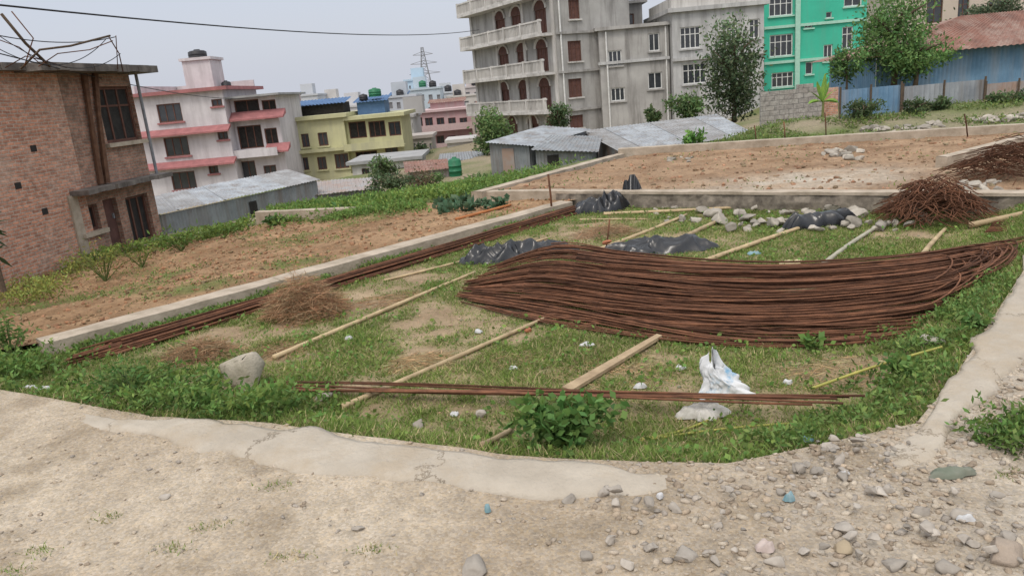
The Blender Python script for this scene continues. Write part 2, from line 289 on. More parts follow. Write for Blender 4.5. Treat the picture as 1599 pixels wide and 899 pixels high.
def leafmesh(name,c,size,cols,parent=None,aspect=.45,upb=.2,flat=0):
    c=np.asarray(c,float); n=len(c); d=rng.normal(size=(n,3)); d[:,2]=d[:,2]*(1-flat)+upb; d/=np.linalg.norm(d,axis=1)[:,None]
    q=rng.normal(size=(n,3)); sd=np.cross(d,q); sd/=np.linalg.norm(sd,axis=1)[:,None]; sz=np.broadcast_to(size,(n,))*rng.uniform(.6,1.3,n); sz=sz[:,None]
    Vs=np.empty((n,4,3)); Vs[:,0]=c; Vs[:,1]=c+d*sz*.5+sd*sz*aspect*.5; Vs[:,2]=c+d*sz; Vs[:,3]=c+d*sz*.5-sd*sz*aspect*.5
    return npmesh(name,Vs.reshape(-1,3),np.arange(n*4).reshape(n,4),LEAF,np.repeat(cols,4,axis=0),parent)
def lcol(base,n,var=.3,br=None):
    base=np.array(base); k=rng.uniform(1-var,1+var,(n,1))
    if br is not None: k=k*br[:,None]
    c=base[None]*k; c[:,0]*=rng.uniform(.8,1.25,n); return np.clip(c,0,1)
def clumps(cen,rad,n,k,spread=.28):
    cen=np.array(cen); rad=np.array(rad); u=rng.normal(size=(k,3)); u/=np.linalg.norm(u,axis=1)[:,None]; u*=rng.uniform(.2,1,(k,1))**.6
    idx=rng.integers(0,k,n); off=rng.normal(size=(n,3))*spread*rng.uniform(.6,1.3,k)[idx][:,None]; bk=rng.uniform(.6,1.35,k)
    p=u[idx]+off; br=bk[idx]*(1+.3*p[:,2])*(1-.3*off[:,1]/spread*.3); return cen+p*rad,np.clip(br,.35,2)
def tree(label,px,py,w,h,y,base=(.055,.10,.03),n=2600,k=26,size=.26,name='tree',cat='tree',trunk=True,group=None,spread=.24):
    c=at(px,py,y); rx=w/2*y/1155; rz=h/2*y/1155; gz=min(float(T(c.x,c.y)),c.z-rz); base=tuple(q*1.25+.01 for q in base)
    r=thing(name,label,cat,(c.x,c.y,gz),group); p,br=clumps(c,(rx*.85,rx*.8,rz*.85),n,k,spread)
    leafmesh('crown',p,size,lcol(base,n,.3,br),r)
    b=MB(); b.tube([(c.x,c.y,gz-.2),(c.x+.05*rx,c.y,(gz+c.z)/2),(c.x,c.y,c.z+rz*.5)],[max(.06,rx*.09),max(.045,rx*.06),.02],7)
    for q in range(6):
        a=q*1.05+.3; b.tube([(c.x,c.y,c.z-rz*.5+q*.1*rz),(c.x+rx*.35*math.cos(a),c.y+rx*.35*math.sin(a),c.z-rz*.1+q*.1*rz),(c.x+rx*.7*math.cos(a),c.y+rx*.7*math.sin(a),c.z+rz*.15+q*.08*rz)],[.05*rx+.01,.03*rx+.008,.008],5)
    b.build('trunk',BARK,r,True); return r
_bm=bmesh.new(); bmesh.ops.create_icosphere(_bm,subdivisions=3,radius=1); ICO=np.array([v.co[:] for v in _bm.verts]); ICF=np.array([[v.index for v in f.verts] for f in _bm.faces]); _bm.free()
_bm=bmesh.new(); bmesh.ops.create_icosphere(_bm,subdivisions=1,radius=1); IC1=np.array([v.co[:] for v in _bm.verts]); IF1=np.array([[v.index for v in f.verts] for f in _bm.faces]); _bm.free()
def rockverts(sz,seed,tpl=ICO,sharp=0):
    r=np.random.default_rng(seed); v=tpl.copy()
    for k in range(12):
        n=r.normal(size=3); n/=np.linalg.norm(n); d=v@n; lim=r.uniform(.44,.76)-sharp; v-=np.clip(d-lim,0,None)[:,None]*n*.95
    v/=np.abs(v).max(0)[None]; 
    if len(v)>100:
        for q in range(3):
            n=r.normal(size=3)*(2+q*2.5); v+=.05/(1+q)*np.sin(v@n+r.uniform(0,6))[:,None]*v
        v+=.018*r.normal(size=v.shape)
    else: v+=.12*r.normal(size=v.shape)
    v*=np.array(sz); a=r.uniform(0,6.28); t=r.uniform(-.3,.3); R=np.array([[math.cos(a),-math.sin(a),0],[math.sin(a),math.cos(a),0],[0,0,1]]); Q=np.array([[math.cos(t),0,math.sin(t)],[0,1,0],[-math.sin(t),0,math.cos(t)]]); return v@Q.T@R.T
def rock(px,py,w,label,group=None,mat=None,flat=.55,name='rock',cat='rock',lift=0,sharp=0):
    p=Pg(px,py); r=w*(p-CAM).length/1155/2; s=random.randrange(9999)
    v=rockverts((r,r*random.uniform(.6,.95),r*flat*random.uniform(.7,1.2)),s,ICO,sharp)+np.array((p.x,p.y,p.z+r*flat*.3+lift))
    return tag(npmesh(name,v,ICF,mat or STON),label,cat,group)
# ------------------------------------------------------------------ ground sheets
def sheet(name,poly,spacing,zf,cf,mat,box=None):
    xs=[p[0] for p in poly]; ys=[p[1] for p in poly]; x0,x1,y0,y1=box or (min(xs),max(xs),min(ys),max(ys))
    gx,gy=np.meshgrid(np.arange(x0,x1,spacing),np.arange(y0,y1,spacing)); gx=(gx+rng.uniform(-.3,.3,gx.shape)*spacing).ravel(); gy=(gy+rng.uniform(-.3,.3,gy.shape)*spacing).ravel()
    k=pip(poly,gx,gy)&(pdist(poly+[poly[0]],gx,gy)>spacing*.4); n=len(poly)
    bd=[]
    for i in range(n):
        a,b=V(poly[i]),V(poly[(i+1)%n]); q=max(1,int((b-a).length/(spacing*1.5 if (b-a).length<25 else 4)))
        bd+=[a.lerp(b,j/q) for j in range(q)]
    nb=len(bd); pts=bd+[V((a,b)) for a,b in zip(gx[k],gy[k])]
    r=delaunay_2d_cdt(pts,[(i,(i+1)%nb) for i in range(nb)],[],1,1e-5); vv=np.array([p[:] for p in r[0]]); ff=[f for f in r[2] if len(f)==3]
    ff=np.array(ff); c=vv[ff].mean(1); ff=ff[pip(poly,c[:,0],c[:,1])]
    a=vv[ff]; cr=(a[:,1,0]-a[:,0,0])*(a[:,2,1]-a[:,0,1])-(a[:,1,1]-a[:,0,1])*(a[:,2,0]-a[:,0,0]); ff[cr<0]=ff[cr<0][:,::-1]
    x,y=vv[:,0],vv[:,1]; o=npmesh(name,np.stack([x,y,zf(x,y)],1),ff,mat,cf(x,y),None,True); return tag(o,kind='structure')
def mixc(a,b,t): t=np.clip(t,0,1)[:,None]; return np.array(a)[None]*(1-t)+np.array(b)[None]*t
def mixa(A,b,t): t=np.clip(t,0,1)[:,None]; return A*(1-t)+np.array(b)[None]*t
BARE=[(*P(x,y)[:2],r) for x,y,r in ((660,425,1.15),(570,470,.65),(690,490,.7),(900,365,1.0),(640,560,.3),(560,600,.25),(1010,565,.42),(1330,575,.45),(800,480,.35),(1190,470,1.2),(430,560,.35),(1120,375,.5),(860,590,.25))]
def gmask(x,y):
    x=np.asarray(x,float); y=np.asarray(y,float); m=.74+1.4*(fbm(x*.9,y*.9,11)-.47)+1.5*(fbm(x*3.3,y*3.3,12)-.5)
    for bx,by,br in BARE: m=m-.62*np.exp(-((x-bx)**2+((y-by)*.8)**2)/(br*br))
    m=m+.45*sstep(1-pdist(FRONT,x,y)/.9)+.4*sstep(1-pdist([(-6.6,9.9),(1.5,18.1)],x,y)/1.6); return np.clip(m,0,1)
def cplot(x,y):
    m=gmask(x,y); c=mixc((.25,.18,.11),(.37,.28,.18),(fbm(x*2,y*2,21)-.3)*2); c=mixa(c,(.145,.165,.055),m*1.0-.12); return c
def croad(x,y):
    c=mixc((.355,.285,.205),(.465,.39,.295),(fbm(x*.8,y*.8,31)-.3)*2.2); c=mixa(c,(.385,.335,.27),sstep((x-.0)/2.5)*.75*fbm(x*3,y*3,32)*1.5); c=mixa(c,(.285,.225,.155),np.clip((fbm(x*2.2,y*2.2,33)-.56)*4,0,.75)); return c
def csoil(x,y):
    c=mixc((.235,.14,.072),(.375,.24,.135),(fbm(x*1.6,y*1.6,41)-.3)*2.2); c=mixa(c,(.13,.155,.045),np.clip((fbm(x*.7,y*.7,42)-.58)*4,0,.8)); return c
def cfield(x,y):
    c=mixc((.235,.145,.082),(.37,.25,.155),(fbm(x*1.3,y*1.3,51)-.3)*2.2); bx,by,_=P(1270,280,.36); c=mixa(c,(.47,.41,.33),np.exp(-(((x-bx)/2.2)**2+((y-by)/1.3)**2))*1.2*fbm(x*2,y*2,52)*1.6); return c
sheet('road',ROAD,.09,Gr,croad,ROADM,(-8,8,2.2,9.5))
sheet('plot_ground',PLOT,.11,lambda x,y:Gp(x,y)+.02*(fbm(x*6,y*6,4)-.5),cplot,DIRT)
sheet('garden_soil',GARDEN,.13,lambda x,y:T(x,y)+.03+.09*(fbm(x*4,y*4,7)-.5),csoil,SOIL)
sheet('upper_field',FIELD,.16,lambda x,y:Gf(x,y)+.1*(fbm(x*3.5,y*3.5,8)-.5),cfield,SOIL)
ax=np.concatenate([-np.geomspace(500,21,26),np.arange(-20,32.1,.45),np.geomspace(33,500,26)]); ay=np.concatenate([-np.geomspace(60,6,8),np.arange(-5,46.1,.45),np.geomspace(47,900,40)])
gx,gy=np.meshgrid(ax,ay); gz=T(gx,gy)+.05*(fbm(gx*.9,gy*.9,9)-.5)
ins=pip(ROAD,gx,gy)|pip(PLOT,gx,gy)|pip(FIELD,gx,gy); gz=np.where(ins,np.minimum(gz,-.05)-.35,gz); gz=np.where(pip(GARDEN,gx,gy),gz-.12,gz)
nx=len(ax); idx=np.arange(gx.size).reshape(gx.shape); fq=np.stack([idx[:-1,:-1],idx[:-1,1:],idx[1:,1:],idx[1:,:-1]],-1).reshape(-1,4)
gc=mixc((.13,.155,.055),(.28,.235,.16),(fbm(gx.ravel()*.35,gy.ravel()*.35,61)-.38)*3.5+np.clip((gy.ravel()-38)/20,0,.6))
tag(npmesh('ground',np.stack([gx,gy,gz],-1).reshape(-1,3),fq,SOIL,gc,None,True),kind='structure')
# ------------------------------------------------------------------ kerbs and low walls
def resamp(pts,n):
    pts=[V(p) for p in pts]; L=[0]
    for a,b in zip(pts[:-1],pts[1:]): L.append(L[-1]+(b-a).length)
    out=[]
    for k in range(n):
        t=L[-1]*k/(n-1); i=max(j for j in range(len(L)) if L[j]<=t+1e-9); i=min(i,len(pts)-2); out.append(pts[i].lerp(pts[i+1],(t-L[i])/max(1e-9,L[i+1]-L[i])))
    return out
def ribbon(name,label,inner,outer,top,thick,mat,parent=None,step=.2,jit=.02,rough=.012,soft=0,ends=(1,1)):
    n=max(8,int(sum((V(b)-V(a)).length for a,b in zip(inner[:-1],inner[1:]))/step)); A=resamp(inner,n); B=resamp(outer,n); b=MB(); M=8 if soft else 6
    for i in range(n):
        j=[(fbm(i*step*1.8,k*9.,77)-.5)*3*jit for k in range(2)]
        a=A[i]+(B[i]-A[i]).normalized()*float(j[0]); c=B[i]+(A[i]-B[i]).normalized()*float(j[1])
        e=min(1,(i*step/.9) if ends[0] else 1,((n-1-i)*step/.9) if ends[1] else 1)
        for k in range(M+1):
            q=a.lerp(c,k/M); z=top+rough*2*(float(fbm(q.x*3,q.y*3,5))-.5)
            if soft:
                z-=.06*(1-e)*(.4+1.2*float(fbm(q.x*2.7,q.y*2.7,19)))
                if k>=M-1: z-=soft*(1.0 if k==M else .35)*(.35+1.1*float(fbm(q.x*2.3,q.y*2.3,15)))
                if k==0: z-=soft*.3
            elif k in (0,M): z-=.008
            b.v.append(V((q.x,q.y,z)))
    for i in range(n-1):
        for k in range(M):
            q=i*(M+1)+k; b.f.append((q,q+1,q+M+2,q+M+1))
    N0=len(b.v)
    for i in range(n):
        for k in (0,M):
            p=b.v[i*(M+1)+k]; b.v.append(V((p.x,p.y,top-thick)))
    for i in range(n-1):
        b.f.append((i*(M+1),(i+1)*(M+1),N0+2*i+2,N0+2*i)); b.f.append(((i+1)*(M+1)+M,i*(M+1)+M,N0+2*i+1,N0+2*i+3))
    b.f.append((0,N0,N0+1,M)); e=(n-1)*(M+1); b.f.append((e+M,N0+2*n-1,N0+2*n-2,e))
    o=b.build(name,mat,parent,bool(soft))
    if not parent: tag(o,label,'wall')
    return o
def line_wall(label,p0,p1,w,top,thick,mat,name='low_wall',parent=None):
    d=(V(p1)-V(p0)).normalized(); q=V((-d.y,d.x))*w/2; return ribbon(name,label,[V(p0)+q,V(p1)+q],[V(p0)-q,V(p1)-q],top,thick,mat,parent,step=.3)
xy=lambda L,z:[P(a,b,z).xy for a,b in L]
ribbon('kerb_wall','wide cracked pale concrete kerb along the road at the front of the plot',xy([(110,640),(290,655),(420,662),(640,690),(800,710),(950,718),(1160,752)],.335),xy([(95,654),(290,692),(500,733),(700,758),(850,770),(980,772),(1175,766)],.335),.338,.5,CONC,jit=.12,step=.07,soft=.05)
ribbon('kerb_wall','wide pale concrete kerb rising along the right side of the plot',xy([(1365,712),(1440,652),(1490,590),(1545,500),(1599,415)],.335)+[V((9.55,12.85))],xy([(1376,744),(1456,712),(1504,652),(1599,556)],.335)+[V((10.2,12.3))],.338,.5,CONC,jit=.10,step=.08,soft=.045,ends=(1,0))
line_wall('long pale concrete strip between the brown garden and the long rod bundle',(-6.55,9.82),(1.5,18.05),.42,.21,.6,CONC2)
r=thing('retaining_wall','stone faced retaining wall under the far brown field behind the rubble','wall',(5.9,15.5,-.3))
line_wall('',(1.4,18.72),(9.55,12.95),.36,.40,.07,CONC2,'coping',r)
b=MB(); d=(V((9.55,12.95))-V((1.4,18.72))).normalized(); q=V((-d.y,d.x)); 
for i in range(50):
    for j in range(5):
        p=V((1.4,18.72)).lerp(V((9.55,12.95)),i/49)-q*(.13+.06*float(vn(i*1.1,j*1.7,3))); b.v.append(V((p.x,p.y,-.3+.632*j/4)))
for i in range(49):
    for j in range(4): k=i*5+j; b.f.append((k,k+5,k+6,k+1))
b.build('stone_face',STNW,r)
line_wall('pale concrete ledge along the far edge of the brown field',(4.2,26.4),(15.9,22.5),.35,.60,.7,CONC2)
line_wall('pale concrete ledge running back from the grey tarp to the tin sheds',(-.7,19.6),(4.3,26.4),.35,.43,.8,CONC2)
line_wall('short concrete ledge joining the garden corner to the retaining wall',(-.6,19.9),(1.5,18.75),.3,.40,.9,CONC2)
line_wall('narrow pale ledge at the far end of the garden soil',(-7.7,23.1),(-1.7,21.1),.3,-.02,.6,CONC2)
a=P(1470,262,.36); line_wall('low concrete divider beside the tangled rod heap on the brown field',(a.x,a.y),(a.x+6,a.y+4.2),.25,.62,.5,CONC2)
# ------------------------------------------------------------------ brick house
A=V((-12.1,17.2)); fb=Fac(A.x,A.y,82.5); root=thing('brick_house','two storey red brick house with flat slab roof at the left edge','house',(-14,20,-1.2))
holes=[(fb.rect(158,135,213,222),3,2),(fb.rect(126,320,156,362),2,1),(fb.rect(202,303,238,380),3,1)]; dr=fb.rect(168,308,190,392); zb=-1.3; zt=fb.px(100,112)[1]; s1=6.9; sm=fb.px(120,250)[0]
b=MB(); wall_holes(b,fb,-5,sm,zb,zt,[],.22); D=7
b.quad(fb.pt(-5,zb,-D),fb.pt(-5,zb),fb.pt(-5,zt),fb.pt(-5,zt,-D)); b.quad(fb.pt(s1,zb,-D),fb.pt(-5,zb,-D),fb.pt(-5,zt,-D),fb.pt(s1,zt,-D)); b.build('wall',BRK,root)
b=MB(); wall_holes(b,fb,sm,s1,zb,zt,[h[0] for h in holes]+[dr],.22); b.quad(fb.pt(s1,zb),fb.pt(s1,zb,-D),fb.pt(s1,zt,-D),fb.pt(s1,zt)); b.build('wall',BRKD,root)['label']='dark stained right part of the brick wall with the windows'
SLAB=mk('roof_slab',(.22,.195,.175),(.085,.073,.065),scale=2.2,streak=(.07,.06,.055))
def slabpiece(b,s0,s1,z0,z1,d0,d1):
    n=10
    for i in range(n):
        u,w=s0+(s1-s0)*i/n,s0+(s1-s0)*(i+1)/n; e=.12*float(vn(i*1.3,s0,4)); b.fbox(fb,u,w-.002,z0-.03*float(vn(i,2.,8)),z1,d0,d1-e)
b=MB(); slabpiece(b,-5.2,2.2,zt,zt+.16,-D-.2,.38); slabpiece(b,2.2,s1+.5,zt-.03,zt+.15,-D-.2,.8); b.build('roof',SLAB,root)
zc=fb.px(190,288)[1]; b=MB(); slabpiece(b,fb.px(108,300)[0],s1+.4,zc,zc+.11,.002,.62); b.build('canopy',SLAB,root)
for h,c,r in holes: win(root,fb,h,BRNF,DARK,c,r,.16,CONC2)
b=MB(); b.fbox(fb,dr[0],dr[1],dr[2],dr[3],-.2,-.14); dd=b.build('door',SHUT,root); b=MB(); b.fbox(fb,dr[1]-.14,dr[1]-.1,dr[2]+.9,dr[2]+1.05,-.14,-.09); b.build('handle',STEEL,dd)
for x0,x1 in ((133,148),(150,158)):
    a,c=fb.px(x0,140)[0],fb.px(x1,262)[0]; b=MB(); b.tube([fb.pt(a,zt-.05,.08),fb.pt((a+c)/2,zt-1.2,.1),fb.pt(c,zc+.15,.08)],[.09,.07,.09],6); b.build('timber_post',mk('dark_timber',(.16,.085,.05),(.08,.04,.025)),root)
b=MB(); s_=fb.px(225,200)[0]; b.tube([fb.pt(s_,zc+.1,.1),fb.pt(s_,zt-.05,.1)],.05,8); b.build('drain_pipe',STEEL,root)
b=MB(); s_=fb.px(112,340)[0]; b.fbox(fb,s_,s_+.35,zb,zc,.003,.05); b.build('plaster_strip',CONC2,root)
for (x,y) in ((52,232),(70,330),(28,290)):
    s_,z_=fb.px(x,y); b=MB(); b.fbox(fb,s_-.1,s_+.1,z_-.08,z_+.08,.003,.012); b.build('wall_opening',DARK,root)
for i,(l,pp,r) in enumerate((('leaning timber pole on the brick house roof, topmost at the left edge',[(2,22,18),(40,68,18.4),(78,104,19)],.035),('thin bent branch rising across the leaning pole on the brick house roof',[(32,108,18.4),(62,78,18.5),(110,72,19),(172,56,20)],.025),('slender iron rod standing at the corner of the brick house roof',[(170,58,20.5),(186,84,21),(192,112,21.2)],.016),('short iron rod beside the slender one at the roof corner',[(181,56,20.6),(184,108,21)],.012),('long thin rod standing crooked at the left of the roof poles',[(38,104,18.2),(52,60,18.3),(18,18,18)],.014),('bent rod looping from the roof poles toward the roof corner',[(60,104,18.4),(90,84,18.8),(140,78,19.4),(176,64,20.2)],.012),('rod sloping from the left edge down to the roof poles',[(-8,60,17.8),(30,74,18.2),(66,102,18.8)],.012),('wiry rod curling over the middle of the brick roof',[(8,106,18),(40,88,18.3),(74,96,18.7),(104,106,19.2)],.012))):
    b=MB(); b.tube([at(*q) for q in pp],r,6); tag(b.build('roof_pole',BARK if i<2 else RUST,None,True),l,'pole')
def cable(label,a,c,sag,r=.02,group=None):
    a,c=V(a),V(c); b=MB(); b.tube([a.lerp(c,t/20)-V((0,0,sag*4*(t/20)*(1-t/20))) for t in range(21)],r,5); tag(b.build('power_cable',WIRE,None,True),label,'cable',group)
cable('long black power cable sagging across the sky to the grey apartment block',at(-40,4,16),at(748,47,62),.5,.022)
cable('thin wire from the left edge to the rods on the brick roof, upper one',at(-10,54,17),at(180,58,21),.15,.012)
cable('thin wire from the left edge to the rods on the brick roof, middle one',at(-10,72,17),at(165,62,20),.5,.010)
cable('thin wire looping low over the brick roof',at(-10,50,17),at(188,84,21),.55,.010)
cable('thin wire over the pink house roof',at(0,84,17),at(420,150,55),.5,.014)
for l,X0,Y0,X1,Y1,r,mt in (('thin pale stick leaning on the brick wall by the ground floor window',150,392,128,345,.018,BAMB),('second thin stick leaning on the brick wall near the window',160,396,146,352,.015,BARK)):
    p=Pg(X0,Y0); b=MB(); q=at(X1,Y1,p.y+.4); b.tube([p,p.lerp(q,.5)+V((.02,0,0)),q],r,6); tag(b.build('leaning_stick',mt,None,True),l,'stick')
# ------------------------------------------------------------------ pink house
PINKW=mk('pale_wall',(.63,.60,.61),(.52,.49,.505),scale=.8,streak=(.40,.375,.38)); REDT=mk('red_trim',(.39,.16,.16),(.27,.115,.115),scale=2); GREYR=mk('grey_roof',(.36,.36,.36),(.25,.25,.25),scale=1)
f=Fac(0,56); s0,s1=f.px(217,200)[0],f.px(357,200)[0]; z1=f.px(285,146)[1]
r=building('pink_house','three storey pale pink house with red canopy bands and roof tower','house',f,s0,s1,8,-4,z1,PINKW,[(246,162,284,191,3),(330,155,347,166,2),(257,214,295,244,3),(340,206,356,218,2),(268,268,306,296,3),(326,259,341,271,2)],roof=REDT,ov=.5,th=.25,sill=REDT)
for Y in (204,255):
    z=f.px(290,Y)[1]; b=MB(); a0,a1=s0-.35,s1+.2
    b.hexa([f.pt(a0,z-.3,.75),f.pt(a1,z-.3,.75),f.pt(a1,z,.01),f.pt(a0,z,.01)],[f.pt(a0,z-.18,.75),f.pt(a1,z-.18,.75),f.pt(a1,z+.2,.01),f.pt(a0,z+.2,.01)]); b.build('canopy',REDT,r)
f2=Fac(0,57.2); w0,w1=s1+.02,f2.px(438,200)[0]; zt=f2.px(395,152)[1]
def hole_parts(r,f,w0,w1,z0,z1,wins,mat,D=7,pm=None,fm=None):
    hs=[f.rect(*w[:4]) for w in wins]; b=MB(); wall_holes(b,f,w0,w1,z0,z1,hs); b.quad(f.pt(w1,z0),f.pt(w1,z0,-D),f.pt(w1,z1,-D),f.pt(w1,z1)); b.quad(f.pt(w0,z0,-D),f.pt(w0,z0),f.pt(w0,z1),f.pt(w0,z1,-D)); b.quad(f.pt(w0,z1),f.pt(w1,z1),f.pt(w1,z1,-D),f.pt(w0,z1,-D)); b.build('wing_wall',mat,r)
    for h,w in zip(hs,wins): win(r,f,h,fm,w[5] if len(w)>5 else pm,w[4] if len(w)>4 else 2)
hole_parts(r,f2,w0,w1,-4,zt,[(366,156,405,178,2,DARK),(410,156,432,186,2,DARK),(372,196,410,232,3,DARK),(414,200,434,228,2,DARK),(366,252,400,280,3),(412,258,432,275,2)],PINKW)
b=MB(); b.fbox(f2,w0-.3,w1+.5,zt+.01,zt+.16,-7.3,.9); b.build('roof',GREYR,r)
for X0,X1,Y in ((360,448,184),(418,455,232)):
    a0,a1=f2.px(X0,Y)[0],f2.px(X1,Y)[0]; z=f2.px(X0,Y)[1]; b=MB(); b.hexa([f2.pt(a0,z-.3,.95),f2.pt(a1,z-.3,.95),f2.pt(a1,z,.01),f2.pt(a0,z,.01)],[f2.pt(a0,z-.18,.95),f2.pt(a1,z-.18,.95),f2.pt(a1,z+.35,.01),f2.pt(a0,z+.35,.01)]); b.build('canopy',REDT,r)
a0,a1=f2.px(372,240)[0],f2.px(440,240)[0]; z=f2.px(400,244)[1]; b=MB(); b.fbox(f2,a0,a1,z,z+.12,.005,1.1); b.fbox(f2,a0,a1,z+.12,z+.6,1.0,1.1); b.build('balcony',PINKW,r)
ft=Fac(0,59); t=ft.rect(288,94,332,146); b=MB(); b.fbox(ft,t[0],t[1],z1+.26,t[3],-2.5,0); b.fbox(ft,t[0]-.15,t[1]+.15,t[3],t[3]+.2,-2.65,.15); b.build('roof_tower',PINKW,r)
b=MB(); b.fbox(f,s0,s1,z1+.26,z1+.8,-7.9,-7.7); b.fbox(f,s0,s0+.15,z1+.26,z1+.8,-7.7,-.2); b.build('parapet',PINKW,r)
def tank(label,X,Y,wpx,hpx,y,mat):
    p=at(X,Y,y); k=y/1155; b=MB(); b.cyl(p,wpx/2*k,hpx*k*.8,16,dome=hpx*k*.2); tag(b.build('water_tank',mat,None,True),label,'water tank')
tank('black water tank on the tower of the pale pink house',310,94,26,14,60,BTANK); tank('small black water tank on the wing roof of the pale pink house',355,142,14,14,60,BTANK)
# ------------------------------------------------------------------ yellow house
YEL=mk('yellow_wall',(.54,.525,.31),(.45,.435,.26),scale=.7,streak=(.39,.38,.26)); BLUR=mk('blue_roof',(.10,.185,.34),(.07,.13,.25),scale=1.5)
f=Fac(0,62); s0,s1=f.px(440,220)[0],f.px(541,220)[0]; z1=f.px(490,187)[1]
r=building('yellow_house','two storey yellow green house with balcony and blue roof sheds','house',f,s0,s1,9,-4.5,z1,YEL,[(447,211,463,231),(471,209,483,230),(497,207,512,228),(450,247,464,268),(470,246,482,266),(496,245,510,265),(523,240,548,263,3)],ov=.35,th=.3,sill=YEL)
f2=Fac(0,62.6); w0,w1=s1+.02,f2.px(630,220)[0]; zt=f2.px(590,184)[1]
hole_parts(r,f2,w0,w1,-4.5,zt,[(545,190,572,216,2,DARK),(576,189,602,214,3,DARK),(607,190,626,212,2),(556,236,590,258,3,DARK),(602,230,622,250,2)],YEL)
b=MB(); b.fbox(f2,w0-.1,w1+.4,zt+.01,zt+.3,-8.5,.7); b.build('roof',YEL,r)
for Y0,Y1 in ((220,231),(265,272)):
    a0,a1=f2.px(541,225)[0],f2.px(634,225)[0]; z=f2.px(590,Y1)[1]; zz=f2.px(590,Y0)[1]; b=MB(); b.fbox(f2,a0,a1,z,z+.15,.005,1.3); b.fbox(f2,a0,a1,z+.15,zz,1.2,1.3); b.build('balcony',YEL,r)
z=f.px(490,238)[1]; b=MB(); b.fbox(f,s0-.3,s1,z,z+.25,.003,.6); b.build('ledge',YEL,r)
def roofshed(r,X0,X1,Y0,Y1,y,mat,wall):
    f=Fac(0,y); a0,a1,za,zb_=f.rect(X0,Y0,X1,Y1); b=MB(); b.fbox(f,a0+.3,a1-.3,za,zb_-.4,-3,0); q=b.build('roof_shed',wall,r); b=MB(); b.corr(f.pt(a0,zb_-.45,.4),f.pt(a1,zb_-.45,.4),f.pt(a1,zb_,-3.2),f.pt(a0,zb_,-3.2),.3,.03); b.build('sheet_roof',mat,q)
roofshed(r,430,542,156,188,65,BLUR,DARK); roofshed(r,552,606,150,184,65.5,BLUR,BLUR)
tank('green water tank on the blue roof of the yellow house',586,151,19,12,66,GTANK); tank('dark water tank left of the green one on the yellow house roof',568,157,13,9,66,BTANK)
# ------------------------------------------------------------------ pink red apartments and far town
PNK=mk('rose_wall',(.50,.325,.33),(.43,.275,.28),scale=.5,streak=(.46,.38,.37)); PNKT=mk('rose_trim',(.56,.42,.42),(.48,.36,.36))
f=Fac(0,98); s0,s1=f.px(640,200)[0],f.px(742,200)[0]; z1=f.px(690,174)[1]
wn=[(x,y,x+12,y+14) for y in (184,212) for x in (648,664,682,700,718)]
r=building('apartment_house','rose pink apartment house with balcony bands in the distance','building',f,s0,s1,10,-9,z1,PNK,wn,roof=PNKT,ov=.4,th=.3)
for Y in (203,232): z=f.px(690,Y)[1]; b=MB(); b.fbox(f,s0-.3,s1+.3,z-.1,z+.15,.01,1.2); b.fbox(f,s0-.3,s1+.3,z+.15,z+.75,1.1,1.2); b.build('balcony',PNKT,r)
roofshed(r,668,728,154,176,103,TINR,PNK)
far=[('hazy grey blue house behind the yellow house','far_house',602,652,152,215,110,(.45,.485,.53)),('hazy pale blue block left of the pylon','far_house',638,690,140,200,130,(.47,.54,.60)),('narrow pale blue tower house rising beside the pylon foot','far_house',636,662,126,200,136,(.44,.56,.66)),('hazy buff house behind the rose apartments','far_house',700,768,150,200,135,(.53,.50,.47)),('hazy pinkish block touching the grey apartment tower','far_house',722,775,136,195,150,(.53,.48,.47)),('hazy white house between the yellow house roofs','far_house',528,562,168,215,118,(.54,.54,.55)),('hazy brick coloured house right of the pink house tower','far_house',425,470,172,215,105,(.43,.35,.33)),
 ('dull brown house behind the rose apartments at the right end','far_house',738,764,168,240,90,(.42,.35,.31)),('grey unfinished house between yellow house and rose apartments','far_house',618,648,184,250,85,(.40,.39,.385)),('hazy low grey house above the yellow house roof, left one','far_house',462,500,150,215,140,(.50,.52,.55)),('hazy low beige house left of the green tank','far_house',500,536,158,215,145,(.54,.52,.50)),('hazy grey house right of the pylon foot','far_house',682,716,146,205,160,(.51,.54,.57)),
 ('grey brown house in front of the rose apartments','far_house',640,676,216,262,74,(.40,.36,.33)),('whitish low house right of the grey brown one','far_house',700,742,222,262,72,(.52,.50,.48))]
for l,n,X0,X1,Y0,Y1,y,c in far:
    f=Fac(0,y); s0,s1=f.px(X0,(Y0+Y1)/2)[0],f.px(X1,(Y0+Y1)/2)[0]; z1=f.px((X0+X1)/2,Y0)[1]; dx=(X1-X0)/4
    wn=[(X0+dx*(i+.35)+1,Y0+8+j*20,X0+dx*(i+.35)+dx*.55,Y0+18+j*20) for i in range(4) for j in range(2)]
    r=building(n,l,'house',f,s0,s1,9 if y>80 else 5,-10,z1,mk('far_wall_%d_%d'%(X0,y),c,tuple(q*.88 for q in c),scale=.4),wn,ov=.2,th=.3,pm=mk('haze_toned_pane',(.22,.23,.25),(.17,.18,.20)),fm=mk('haze_toned_frame',(.30,.27,.26)))  # distance haze painted in: wall, pane and frame colours are paled
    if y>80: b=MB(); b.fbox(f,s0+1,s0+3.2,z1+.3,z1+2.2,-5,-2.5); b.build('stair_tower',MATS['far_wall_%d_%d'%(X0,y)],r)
    if X0 in (602,722,462,738): roofshed(r,X0+4,X1-14,Y0-9,Y0+1,y+3,BLUR if X0!=738 else TINR,DARK)
